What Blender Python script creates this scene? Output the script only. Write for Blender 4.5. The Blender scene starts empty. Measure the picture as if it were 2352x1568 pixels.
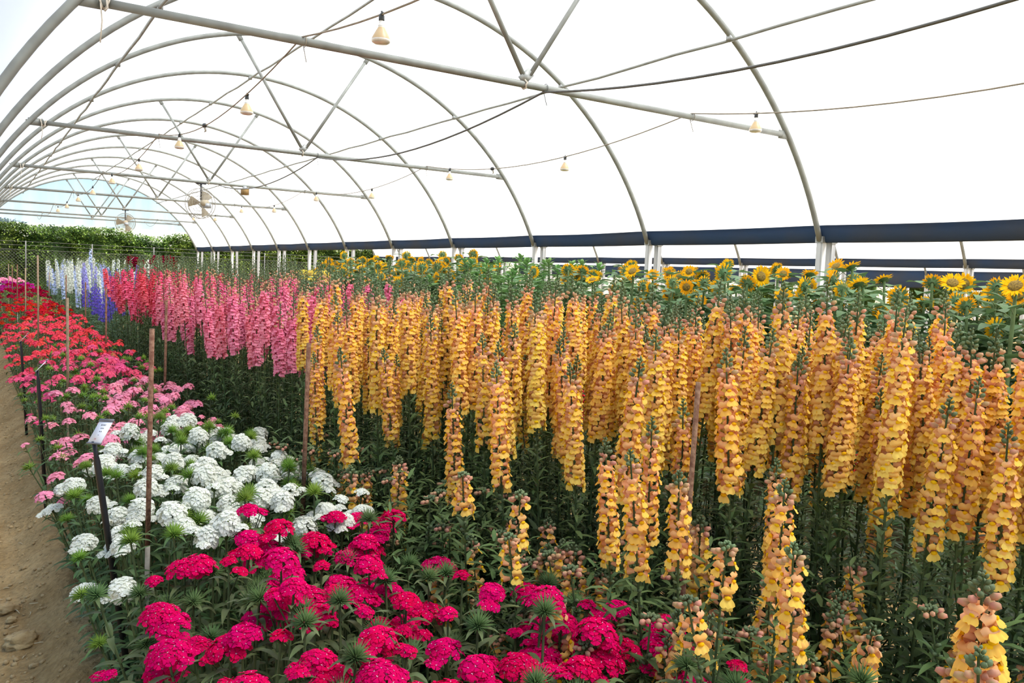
import bpy, math, random
import numpy as np
from mathutils import Vector, Matrix, noise

random.seed(7)
sc = bpy.context.scene
COL = sc.collection
PI = math.pi
R = math.radians
CH = 1.55            # eye height
BAY = 2.44           # hoop spacing
Y1 = BAY * 2.1       # first hoop in view
XC = 3.355           # ridge line
HR, HZ = 3.743, 0.564  # hoop radius and centre height
PITCH = 7.1          # tunnel to tunnel


def lerp(a, b, t): return a + (b - a) * t
def clamp(t, a=0.0, b=1.0): return max(a, min(b, t))
def smooth(t):
    t = clamp(t)
    return t * t * (3 - 2 * t)


# ------------------------------------------------------------------ camera
yaw, pit, rol = R(33.0), R(-4.46), R(2.37)
FPX = 1898.0
fw = Vector((math.sin(yaw) * math.cos(pit), math.cos(yaw) * math.cos(pit), math.sin(pit)))
r0 = Vector((math.cos(yaw), -math.sin(yaw), 0))
u0 = r0.cross(fw)
rt = r0 * math.cos(rol) + u0 * math.sin(rol)
up = u0 * math.cos(rol) - r0 * math.sin(rol)
cd = bpy.data.cameras.new('camera')
cam = bpy.data.objects.new('camera', cd)
COL.objects.link(cam)
cd.sensor_fit = 'HORIZONTAL'
cd.sensor_width = 36.0
cd.lens = 36.0 * FPX / 2352.0
cd.clip_start, cd.clip_end = 0.05, 500
cam.matrix_world = Matrix(((rt.x, up.x, -fw.x, 0), (rt.y, up.y, -fw.y, 0), (rt.z, up.z, -fw.z, CH), (0, 0, 0, 1)))
sc.camera = cam


def seen(x, y, z, m=60):
    """is this spot inside the camera's view (with a margin)? only used to leave out plants nobody could see"""
    d = Vector((x, y, z - CH))
    w = d.dot(fw)
    if w < 0.15: return False
    a, b = 1176 + FPX * d.dot(rt) / w, 784 - FPX * d.dot(up) / w
    return -m < a < 2352 + m and -m < b < 1568 + m


# ------------------------------------------------------------------ materials
MATS = {}


def newmat(name):
    m = bpy.data.materials.new(name)
    m.use_nodes = True
    nt = m.node_tree
    nt.nodes.clear()
    MATS[name] = m
    return m, nt, nt.nodes, nt.links


def tint_chain(nt, col, vary=0.12, scale=40.0, hue=0.012, coord='Object', amt=0.35, col2=None):
    N, L = nt.nodes, nt.links
    tc = N.new('ShaderNodeTexCoord')
    nz = N.new('ShaderNodeTexNoise')
    nz.inputs['Scale'].default_value = scale
    nz.inputs['Detail'].default_value = 2
    L.new(tc.outputs[coord], nz.inputs['Vector'])
    mx = N.new('ShaderNodeMix')
    mx.data_type = 'RGBA'
    c2 = col2 or tuple(clamp(c * (1 - amt)) for c in col)
    mx.inputs[6].default_value = (*col, 1)
    mx.inputs[7].default_value = (*c2, 1)
    rp = N.new('ShaderNodeMapRange')
    rp.inputs[1].default_value, rp.inputs[2].default_value = 0.38, 0.66
    L.new(nz.outputs['Fac'], rp.inputs[0])
    L.new(rp.outputs[0], mx.inputs[0])
    oi = N.new('ShaderNodeObjectInfo')
    hs = N.new('ShaderNodeHueSaturation')
    mr = N.new('ShaderNodeMapRange')
    mr.inputs[3].default_value, mr.inputs[4].default_value = 1 - vary, 1 + vary
    L.new(oi.outputs['Random'], mr.inputs[0])
    L.new(mr.outputs[0], hs.inputs['Value'])
    ml = N.new('ShaderNodeMath')
    ml.operation = 'MULTIPLY'
    ml.inputs[1].default_value = 7.31
    fr = N.new('ShaderNodeMath')
    fr.operation = 'FRACT'
    L.new(oi.outputs['Random'], ml.inputs[0])
    L.new(ml.outputs[0], fr.inputs[0])
    mh = N.new('ShaderNodeMapRange')
    mh.inputs[3].default_value, mh.inputs[4].default_value = 0.5 - hue, 0.5 + hue
    L.new(fr.outputs[0], mh.inputs[0])
    L.new(mh.outputs[0], hs.inputs['Hue'])
    L.new(mx.outputs[2], hs.inputs['Color'])
    return hs.outputs['Color']


def petal(name, col, col2=None, trans=0.3, vary=0.08, scale=60, hue=0.01, amt=0.2):
    m, nt, N, L = newmat(name)
    c = tint_chain(nt, col, vary, scale, hue, amt=amt, col2=col2)
    d = N.new('ShaderNodeBsdfDiffuse')
    t = N.new('ShaderNodeBsdfTranslucent')
    mx = N.new('ShaderNodeMixShader')
    mx.inputs[0].default_value = trans
    o = N.new('ShaderNodeOutputMaterial')
    L.new(c, d.inputs[0]); L.new(c, t.inputs[0])
    L.new(d.outputs[0], mx.inputs[1]); L.new(t.outputs[0], mx.inputs[2])
    L.new(mx.outputs[0], o.inputs[0])
    return m


def leaf(name, col, col2=None, trans=0.22, rough=0.55, spec=0.22, vary=0.18, scale=14, hue=0.015):
    m, nt, N, L = newmat(name)
    c = tint_chain(nt, col, vary, scale, hue, col2=col2, amt=0.4)
    p = N.new('ShaderNodeBsdfPrincipled')
    p.inputs['Roughness'].default_value = rough
    p.inputs['Specular IOR Level'].default_value = spec
    t = N.new('ShaderNodeBsdfTranslucent')
    mx = N.new('ShaderNodeMixShader')
    mx.inputs[0].default_value = trans
    o = N.new('ShaderNodeOutputMaterial')
    L.new(c, p.inputs['Base Color']); L.new(c, t.inputs[0])
    L.new(p.outputs[0], mx.inputs[1]); L.new(t.outputs[0], mx.inputs[2])
    L.new(mx.outputs[0], o.inputs[0])
    return m


def solid(name, col, rough=0.6, metal=0.0, spec=0.4, col2=None, scale=20, vary=0.04, bump=0.0, bscale=60, amt=0.25):
    m, nt, N, L = newmat(name)
    c = tint_chain(nt, col, vary, scale, 0.004, col2=col2, amt=amt)
    p = N.new('ShaderNodeBsdfPrincipled')
    p.inputs['Roughness'].default_value = rough
    p.inputs['Metallic'].default_value = metal
    p.inputs['Specular IOR Level'].default_value = spec
    o = N.new('ShaderNodeOutputMaterial')
    L.new(c, p.inputs['Base Color'])
    if bump:
        tc = N.new('ShaderNodeTexCoord')
        nz = N.new('ShaderNodeTexNoise')
        nz.inputs['Scale'].default_value = bscale
        nz.inputs['Detail'].default_value = 6
        b = N.new('ShaderNodeBump')
        b.inputs['Strength'].default_value = bump
        b.inputs['Distance'].default_value = 0.02
        L.new(tc.outputs['Object'], nz.inputs['Vector'])
        L.new(nz.outputs['Fac'], b.inputs['Height'])
        L.new(b.outputs[0], p.inputs['Normal'])
    L.new(p.outputs[0], o.inputs[0])
    return m


def film(name, trans_col, clear, diffuse=0.3, streak=None):
    """milky polythene: lets light through scattered, and a little of it straight"""
    m, nt, N, L = newmat(name)
    t = N.new('ShaderNodeBsdfTranslucent')
    t.inputs[0].default_value = (*trans_col, 1)
    d = N.new('ShaderNodeBsdfDiffuse')
    d.inputs[0].default_value = (0.8, 0.82, 0.85, 1)
    a = N.new('ShaderNodeMixShader')
    a.inputs[0].default_value = diffuse
    L.new(t.outputs[0], a.inputs[1]); L.new(d.outputs[0], a.inputs[2])
    tr = N.new('ShaderNodeBsdfTransparent')
    tr.inputs[0].default_value = (0.93, 0.96, 1.0, 1) if not streak else (0.80, 0.885, 1.0, 1)
    b = N.new('ShaderNodeMixShader')
    b.inputs[0].default_value = clear
    if streak:
        tc = N.new('ShaderNodeTexCoord')
        mp = N.new('ShaderNodeMapping')
        mp.inputs['Scale'].default_value = streak
        nz = N.new('ShaderNodeTexNoise')
        nz.inputs['Scale'].default_value = 1.0
        nz.inputs['Detail'].default_value = 4
        mr = N.new('ShaderNodeMapRange')
        mr.inputs[1].default_value, mr.inputs[2].default_value = 0.35, 0.7
        mr.inputs[3].default_value, mr.inputs[4].default_value = clear + 0.1, clear - 0.22
        L.new(tc.outputs['Object'], mp.inputs[0]); L.new(mp.outputs[0], nz.inputs['Vector'])
        L.new(nz.outputs['Fac'], mr.inputs[0]); L.new(mr.outputs[0], b.inputs[0])
    L.new(a.outputs[0], b.inputs[1]); L.new(tr.outputs[0], b.inputs[2])
    o = N.new('ShaderNodeOutputMaterial')
    L.new(b.outputs[0], o.inputs[0])
    return m


# snapdragons
petal('snap_hood', (0.94, 0.57, 0.18), (0.92, 0.50, 0.24), trans=0.28)
petal('snap_hood_top', (0.92, 0.52, 0.20), (0.90, 0.48, 0.30), trans=0.28)
petal('snap_hood_low', (0.92, 0.59, 0.16), (0.90, 0.50, 0.13), trans=0.28)
petal('snap_lip', (0.93, 0.61, 0.11), (0.91, 0.53, 0.11), trans=0.28)
petal('snap_lip_low', (0.93, 0.68, 0.16), (0.91, 0.61, 0.11), trans=0.28)
petal('snap_palate', (0.90, 0.52, 0.012), (0.88, 0.47, 0.01), trans=0.15)
petal('snap_tube', (0.90, 0.48, 0.20), (0.86, 0.48, 0.30), trans=0.25)
petal('snap_bud_pink', (0.68, 0.32, 0.22), (0.50, 0.36, 0.17), trans=0.15)
leaf('snap_bud_green', (0.16, 0.22, 0.10), trans=0.1)
leaf('snap_stem', (0.065, 0.105, 0.038), trans=0.0)
leaf('snap_leaf', (0.072, 0.122, 0.040), (0.048, 0.088, 0.031), trans=0.2, rough=0.45)
leaf('snap_leaf_young', (0.118, 0.185, 0.058), (0.078, 0.130, 0.044), trans=0.2)
petal('pink_hood', (0.88, 0.25, 0.36), (0.84, 0.20, 0.31), trans=0.28)
petal('pink_lip', (0.90, 0.34, 0.44), (0.86, 0.24, 0.34), trans=0.28)
petal('pink_palate', (0.80, 0.24, 0.26), trans=0.2)
petal('coral_hood', (0.82, 0.12, 0.20), (0.76, 0.085, 0.15), trans=0.28)
petal('coral_lip', (0.86, 0.18, 0.27), (0.80, 0.12, 0.20), trans=0.28)
petal('red_hood', (0.60, 0.035, 0.02), (0.55, 0.03, 0.05), trans=0.25)
petal('burgundy_hood', (0.18, 0.006, 0.02), trans=0.2)
# sweet williams
petal('magenta_petal', (0.70, 0.004, 0.085), (0.60, 0.003, 0.10), trans=0.22, hue=0.006)
petal('white_petal', (0.84, 0.85, 0.76), (0.78, 0.80, 0.68), trans=0.3, vary=0.02, hue=0.0)
petal('pale_pink_petal', (0.88, 0.34, 0.44), (0.84, 0.26, 0.37), trans=0.28)
petal('hot_pink_petal', (0.82, 0.12, 0.24), (0.76, 0.09, 0.20), trans=0.28)
petal('coral_petal', (0.88, 0.085, 0.115), (0.80, 0.055, 0.08), trans=0.25)
petal('red_petal', (0.56, 0.016, 0.016), (0.45, 0.010, 0.014), trans=0.22)
petal('crimson_petal', (0.30, 0.005, 0.012), trans=0.2)
petal('violet_petal', (0.38, 0.012, 0.17), trans=0.2)
petal('floret_eye', (0.75, 0.45, 0.55), trans=0.1)
petal('floret_eye_green', (0.62, 0.66, 0.40), trans=0.1)
leaf('william_leaf', (0.128, 0.160, 0.058), (0.085, 0.112, 0.042), trans=0.15, rough=0.5)
leaf('william_leaf_light', (0.095, 0.165, 0.050), (0.065, 0.115, 0.040), trans=0.2)
leaf('william_stem', (0.090, 0.125, 0.050), trans=0.0)
leaf('needle_green', (0.12, 0.20, 0.055), (0.085, 0.15, 0.045), trans=0.2, vary=0.12)
leaf('needle_lime', (0.20, 0.33, 0.035), (0.14, 0.25, 0.03), trans=0.25, vary=0.12)
# sunflowers
petal('sun_ray', (0.86, 0.47, 0.015), (0.84, 0.38, 0.01), trans=0.3)
petal('sun_ray_pale', (0.84, 0.66, 0.10), trans=0.3)
solid('sun_disc', (0.12, 0.075, 0.015), rough=0.9, col2=(0.30, 0.20, 0.03), scale=120)
leaf('sun_leaf', (0.125, 0.22, 0.085), (0.085, 0.16, 0.065), trans=0.25, rough=0.55)
leaf('sun_leaf_fresh', (0.16, 0.31, 0.09), (0.11, 0.22, 0.065), trans=0.28)
leaf('sun_stem', (0.14, 0.21, 0.08), trans=0.0)
# delphiniums
petal('delph_white', (0.72, 0.76, 0.66), trans=0.3)
petal('delph_sky', (0.42, 0.52, 0.82), (0.55, 0.62, 0.84), trans=0.3)
petal('delph_lilac', (0.34, 0.34, 0.72), trans=0.3)
petal('delph_violet', (0.13, 0.10, 0.55), (0.20, 0.12, 0.50), trans=0.3)
leaf('delph_leaf', (0.09, 0.17, 0.07), trans=0.2)
leaf('delph_bud', (0.30, 0.38, 0.16), trans=0.2)
# hedge
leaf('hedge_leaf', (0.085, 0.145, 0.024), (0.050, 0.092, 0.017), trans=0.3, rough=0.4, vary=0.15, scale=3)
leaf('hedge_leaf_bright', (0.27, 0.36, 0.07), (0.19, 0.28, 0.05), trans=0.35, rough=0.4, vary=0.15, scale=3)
solid('hedge_wood', (0.09, 0.065, 0.035), rough=0.9)
leaf('gum_leaf', (0.085, 0.12, 0.085), trans=0.2)
# the built things
solid('galvanised', (0.25, 0.262, 0.235), rough=0.5, metal=0.2, col2=(0.20, 0.207, 0.185), scale=8)
solid('bracket_steel', (0.32, 0.33, 0.31), rough=0.4, metal=0.4)
solid('post_white', (0.50, 0.51, 0.50), rough=0.5, col2=(0.50, 0.50, 0.48), scale=6)
solid('curtain_blue', (0.032, 0.054, 0.100), rough=0.75, spec=0.08, col2=(0.050, 0.058, 0.075), scale=1.6, bump=0.15, bscale=14)
solid('hem_white', (0.75, 0.76, 0.72), rough=0.6)
solid('cord_tan', (0.30, 0.265, 0.205), rough=0.8)
solid('cable_black', (0.10, 0.105, 0.095), rough=0.5)
solid('twine', (0.62, 0.56, 0.45), rough=0.9)
solid('socket_dark', (0.045, 0.05, 0.05), rough=0.5)
solid('bulb_cream', (0.50, 0.38, 0.21), rough=0.35, col2=(0.46, 0.33, 0.17), scale=10)
solid('bulb_ring', (0.80, 0.78, 0.72), rough=0.25, metal=0.2)
solid('rust', (0.15, 0.062, 0.035), rough=0.9, col2=(0.27, 0.15, 0.09), scale=70, bump=0.3, bscale=120)
solid('stake_grey', (0.36, 0.33, 0.28), rough=0.85, col2=(0.27, 0.24, 0.20), scale=40)
solid('stake_tan', (0.33, 0.24, 0.15), rough=0.9, col2=(0.24, 0.17, 0.10), scale=50)
solid('plastic_black', (0.012, 0.012, 0.014), rough=0.45)
solid('card_white', (0.80, 0.80, 0.84), rough=0.35, amt=0.03)
solid('card_grey', (0.16, 0.16, 0.17), rough=0.4)
solid('ink', (0.10, 0.10, 0.11), rough=0.6)
solid('ink_red', (0.50, 0.20, 0.20), rough=0.6)
solid('fan_cream', (0.42, 0.36, 0.25), rough=0.5)
solid('fan_cage', (0.36, 0.34, 0.29), rough=0.5)
solid('motor_grey', (0.36, 0.38, 0.39), rough=0.4, metal=0.3)
solid('straw', (0.55, 0.44, 0.26), rough=0.9)
solid('clod', (0.48, 0.34, 0.165), rough=0.95, col2=(0.33, 0.22, 0.10), scale=25, bump=0.5, bscale=60)
solid('box_brown', (0.25, 0.15, 0.05), rough=0.7)
solid('fence_wire', (0.16, 0.155, 0.14), rough=0.6, metal=0.2)
film('film_roof', (0.97, 0.96, 0.92), 0.22, 0.15)
film('film_end', (0.52, 0.68, 1.0), 0.72, 0.15, streak=(2.2, 1.0, 0.10))


def soil_mat():
    m, nt, N, L = newmat('soil')
    tc = N.new('ShaderNodeTexCoord')
    n1 = N.new('ShaderNodeTexNoise'); n1.inputs['Scale'].default_value = 3.0; n1.inputs['Detail'].default_value = 8
    n2 = N.new('ShaderNodeTexNoise'); n2.inputs['Scale'].default_value = 45.0; n2.inputs['Detail'].default_value = 5
    L.new(tc.outputs['Object'], n1.inputs['Vector']); L.new(tc.outputs['Object'], n2.inputs['Vector'])
    cr = N.new('ShaderNodeValToRGB')
    e = cr.color_ramp.elements
    e[0].position, e[0].color = 0.30, (0.30, 0.185, 0.070, 1)
    e[1].position, e[1].color = 0.72, (0.52, 0.36, 0.165, 1)
    L.new(n1.outputs['Fac'], cr.inputs[0])
    mx = N.new('ShaderNodeMix'); mx.data_type = 'RGBA'; mx.blend_type = 'MULTIPLY'
    mx.inputs[0].default_value = 0.55
    c2 = N.new('ShaderNodeValToRGB')
    c2.color_ramp.elements[0].position, c2.color_ramp.elements[0].color = 0.30, (0.45, 0.42, 0.38, 1)
    c2.color_ramp.elements[1].position, c2.color_ramp.elements[1].color = 0.62, (1, 1, 1, 1)
    L.new(n2.outputs['Fac'], c2.inputs[0])
    L.new(cr.outputs[0], mx.inputs[6]); L.new(c2.outputs[0], mx.inputs[7])
    b = N.new('ShaderNodeBump'); b.inputs['Strength'].default_value = 0.9; b.inputs['Distance'].default_value = 0.02
    L.new(n2.outputs['Fac'], b.inputs['Height'])
    p = N.new('ShaderNodeBsdfPrincipled'); p.inputs['Roughness'].default_value = 0.95; p.inputs['Specular IOR Level'].default_value = 0.1
    L.new(mx.outputs[2], p.inputs['Base Color']); L.new(b.outputs[0], p.inputs['Normal'])
    o = N.new('ShaderNodeOutputMaterial'); L.new(p.outputs[0], o.inputs[0])


soil_mat()


# ------------------------------------------------------------------ mesh building
class G:
    def __init__(s): s.v, s.f, s.m = [], [], []

    def add(s, vs, fs, mat):
        b = len(s.v)
        s.v.extend(tuple(p) for p in vs)
        s.f.extend(tuple(b + i for i in f) for f in fs)
        s.m.extend([mat] * len(fs))
        return s

    def merge(s, o, M=None, swap=None):
        b = len(s.v)
        s.v.extend(tuple(M @ Vector(p)) for p in o.v) if M is not None else s.v.extend(o.v)
        s.f.extend(tuple(b + i for i in f) for f in o.f)
        s.m.extend(o.m if not swap else [swap.get(k, k) for k in o.m])
        return s

    def mesh(s, name, smooth_=True):
        me = bpy.data.meshes.new(name)
        me.from_pydata(s.v, [], s.f)
        names = sorted(set(s.m))
        ix = {k: i for i, k in enumerate(names)}
        for k in names: me.materials.append(MATS[k])
        me.polygons.foreach_set('material_index', [ix[k] for k in s.m])
        if smooth_: me.polygons.foreach_set('use_smooth', [True] * len(s.f))
        me.update()
        return me


def grid(fn, nu, nv, mat, g=None, wrap=False):
    g = g or G()
    vs = [fn(i / nu, j / nv) for j in range(nv + 1) for i in range(nu + (0 if wrap else 1))]
    w = nu if wrap else nu + 1
    fs = []
    for j in range(nv):
        for i in range(nu):
            k = (i + 1) % w if wrap else i + 1
            fs.append((j * w + i, j * w + k, (j + 1) * w + k, (j + 1) * w + i))
    return g.add(vs, fs, mat)


def tube(g, pts, rad, mat, n=6, cap=True):
    pts = [Vector(p) for p in pts]
    rads = rad if isinstance(rad, (list, tuple)) else [rad] * len(pts)
    vs, fs = [], []
    a = None
    for i, p in enumerate(pts):
        t = (pts[min(i + 1, len(pts) - 1)] - pts[max(i - 1, 0)]).normalized()
        if a is None:
            a = t.orthogonal().normalized()
        else:
            a = (a - t * a.dot(t))
            a = a.normalized() if a.length > 1e-6 else t.orthogonal().normalized()
        b = t.cross(a)
        for k in range(n):
            q = 2 * PI * k / n
            vs.append(p + (a * math.cos(q) + b * math.sin(q)) * rads[i])
    for i in range(len(pts) - 1):
        for k in range(n):
            l = (k + 1) % n
            fs.append((i * n + k, i * n + l, (i + 1) * n + l, (i + 1) * n + k))
    if cap and n > 2:
        fs.append(tuple(range(n - 1, -1, -1)))
        fs.append(tuple((len(pts) - 1) * n + k for k in range(n)))
    return g.add(vs, fs, mat)


def lathe(g, prof, mat, n=16, M=None):
    vs = []
    for r, z in prof:
        for k in range(n):
            q = 2 * PI * k / n
            p = Vector((r * math.cos(q), r * math.sin(q), z))
            vs.append(M @ p if M is not None else p)
    fs = [(i * n + k, i * n + (k + 1) % n, (i + 1) * n + (k + 1) % n, (i + 1) * n + k) for i in range(len(prof) - 1) for k in range(n)]
    return g.add(vs, fs, mat)


def box(g, c, s, mat, M=None):
    vs = [Vector((c[0] + s[0] * i / 2, c[1] + s[1] * j / 2, c[2] + s[2] * k / 2)) for i in (-1, 1) for j in (-1, 1) for k in (-1, 1)]
    if M is not None: vs = [M @ v for v in vs]
    return g.add(vs, [(0, 1, 3, 2), (4, 6, 7, 5), (0, 4, 5, 1), (2, 3, 7, 6), (0, 2, 6, 4), (1, 5, 7, 3)], mat)


def aim(d, roll=0.0):
    """matrix whose +X points along d, +Z as near up as it can"""
    x = Vector(d).normalized()
    z0 = Vector((0, 0, 1)) if abs(x.z) < 0.98 else Vector((0, 1, 0))
    y = z0.cross(x).normalized()
    z = x.cross(y)
    M = Matrix(((x.x, y.x, z.x, 0), (x.y, y.y, z.y, 0), (x.z, y.z, z.z, 0), (0, 0, 0, 1)))
    return M @ Matrix.Rotation(roll, 4, 'X') if roll else M


T = Matrix.Translation
def S(k): return Matrix.Scale(k, 4)
def RZ(a): return Matrix.Rotation(a, 4, 'Z')


def blade(g, base, d, L, w, mat, droop=0.5, n=4, fold=0.25, tip=0.9, roll=0.0):
    """a leaf: starts at base, heads along d, bends down by droop over its length"""
    d = Vector(d).normalized()
    side = d.cross(Vector((0, 0, 1)))
    side = side.normalized() if side.length > 1e-4 else Vector((1, 0, 0))
    if roll: side = Matrix.Rotation(roll, 3, d) @ side
    p = Vector(base)
    vs, fs = [], []
    el = math.asin(clamp(d.z, -1, 1))
    h = Vector((d.x, d.y, 0))
    h = h.normalized() if h.length > 1e-4 else Vector((1, 0, 0))
    for i in range(n + 1):
        t = i / n
        ww = w * 0.5 * (math.sin(PI * (0.12 + 0.88 * t) ** tip) if i < n else 0.02) if i else w * 0.14
        e = el - droop * t
        dirv = h * math.cos(e) + Vector((0, 0, 1)) * math.sin(e)
        nrm = side.cross(dirv)
        vs += [p - side * ww + nrm * ww * fold, p, p + side * ww + nrm * ww * fold]
        p = p + dirv * (L / n)
    for i in range(n):
        a = i * 3
        fs += [(a, a + 1, a + 4, a + 3), (a + 1, a + 2, a + 5, a + 4)]
    return g.add(vs, fs, mat)


def ellipsoid(g, c, r, mat, nu=6, nv=4, M=None):
    def fn(u, v):
        a, b = 2 * PI * u, PI * v
        p = Vector((c[0] + r[0] * math.sin(b) * math.cos(a), c[1] + r[1] * math.sin(b) * math.sin(a), c[2] + r[2] * math.cos(b)))
        return M @ p if M is not None else p
    return grid(fn, nu, nv, mat, g, wrap=True)


# ------------------------------------------------------------------ objects
def link(name, me, parent=None):
    o = bpy.data.objects.new(name, me)
    COL.objects.link(o)
    if parent: o.parent = parent
    return o


def tag(o, label=None, cat=None, group=None, kind=None):
    if label: o['label'] = label
    if cat: o['category'] = cat
    if group: o['group'] = group
    if kind: o['kind'] = kind
    return o


def put(name, tpl, M, label, cat, group=None):
    """one thing: the first mesh of the template is the thing itself, the others its parts"""
    parts = list(tpl.items())
    root = link(name, parts[0][1])
    root.matrix_world = M
    tag(root, label, cat, group)
    for pn, me in parts[1:]:
        link(pn, me, root)
    return root


def structure(name, g, smooth_=True, label=None):
    o = link(name, g.mesh(name, smooth_))
    return tag(o, label, None, None, 'structure')


def thing(name, g, label, cat, group=None, M=None, parts=(), smooth_=True):
    o = link(name, g.mesh(name, smooth_) if isinstance(g, G) else g)
    if M is not None: o.matrix_world = M
    tag(o, label, cat, group)
    for pn, pg in parts:
        link(pn, pg.mesh(pn, smooth_) if isinstance(pg, G) else pg, o)
    return o


class Bake:
    """many copies of light templates joined to one mesh, for what lies past counting"""
    def __init__(s): s.v, s.f, s.m, s.n = [], [], [], 0

    def add(s, g, M):
        a = np.array(g.v)
        Mn = np.array(M)
        s.v.append(a @ Mn[:3, :3].T + Mn[:3, 3])
        s.f.extend(tuple(i + s.n for i in f) for f in g.f)
        s.m.extend(g.m)
        s.n += len(a)

    def make(s, name, label):
        g = G()
        g.v = [tuple(p) for p in np.concatenate(s.v).tolist()]
        g.f, g.m = s.f, s.m
        return tag(link(name, g.mesh(name)), label, None, None, 'stuff')


ONES = 'zeroth first second third fourth fifth sixth seventh eighth ninth tenth eleventh twelfth thirteenth fourteenth fifteenth sixteenth seventeenth eighteenth nineteenth'.split()
TENS = ['', '', 'twent', 'thirt', 'fort', 'fift', 'sixt', 'sevent', 'eight', 'ninet']


def nth(n):
    if n >= 100: return 'hundredth' if n == 100 else 'hundred-and-' + nth(n - 100)
    if n < 20: return ONES[n]
    return TENS[n // 10] + ('ieth' if n % 10 == 0 else 'y-' + ONES[n % 10])


rnd = random.uniform


# ================================================================== SNAPDRAGONS
def blossom(hood, lip, palate, tubem, detail=2):
    """one snapdragon blossom, unit size; opens along +X"""
    g = G()
    nu = (8, 6, 4)[2 - detail]
    # tube
    def tb(u, v):
        a = 2 * PI * u
        r = lerp(0.13, 0.25, v)
        return Vector((v * 0.52, r * math.cos(a), r * 1.05 * math.sin(a) + 0.06 * v))
    grid(tb, nu, 1 if detail < 2 else 2, tubem, g, wrap=True)
    # upper lip: two rounded lobes standing up and rolled back
    def hd(u, v):
        s = 2 * u - 1
        w = 0.25 + 0.24 * math.sin(PI * 0.62 * v)
        lob = 0.15 * v * v * (abs(math.sin(PI * 0.95 * s)) - 0.5)
        return Vector((0.44 + 0.34 * math.sin(PI * 0.8 * v) * (1 - 0.45 * s * s) - 0.10 * v * v, s * w, 0.16 + 0.52 * v + lob - 0.08 * s * s * v))
    grid(hd, (6, 6, 4)[2 - detail] if detail else 2, (3, 2, 2)[2 - detail] if detail else 2, hood, g)
    # palate: the yellow swelling that closes the mouth
    if detail:
        ellipsoid(g, (0.60, 0, 0.02), (0.17, 0.25, 0.15), palate, 6, 3 if detail > 1 else 2)
    # lower lip: three lobes hanging down and flaring
    def lp(u, v):
        s = 2 * u - 1
        w = 0.24 + 0.26 * math.sin(PI * 0.55 * v)
        lob = 0.5 + 0.5 * math.cos(3 * PI * s)
        return Vector((0.58 + 0.26 * v * (1 - 0.5 * s * s) + 0.06 * v * math.sin(8 * s), s * w, -0.04 - v * (0.42 + 0.12 * lob) + 0.05 * s * s))
    grid(lp, (8, 6, 4)[2 - detail] if detail else 3, (3, 2, 2)[2 - detail] if detail else 1, lip, g)
    return g


def bud(g, p, d, L, mat):
    M = T(Vector(p)) @ aim(d)
    ellipsoid(g, (L * 0.5, 0, 0), (L * 0.55, L * 0.34, L * 0.34), mat, 5, 3, M)


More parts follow.
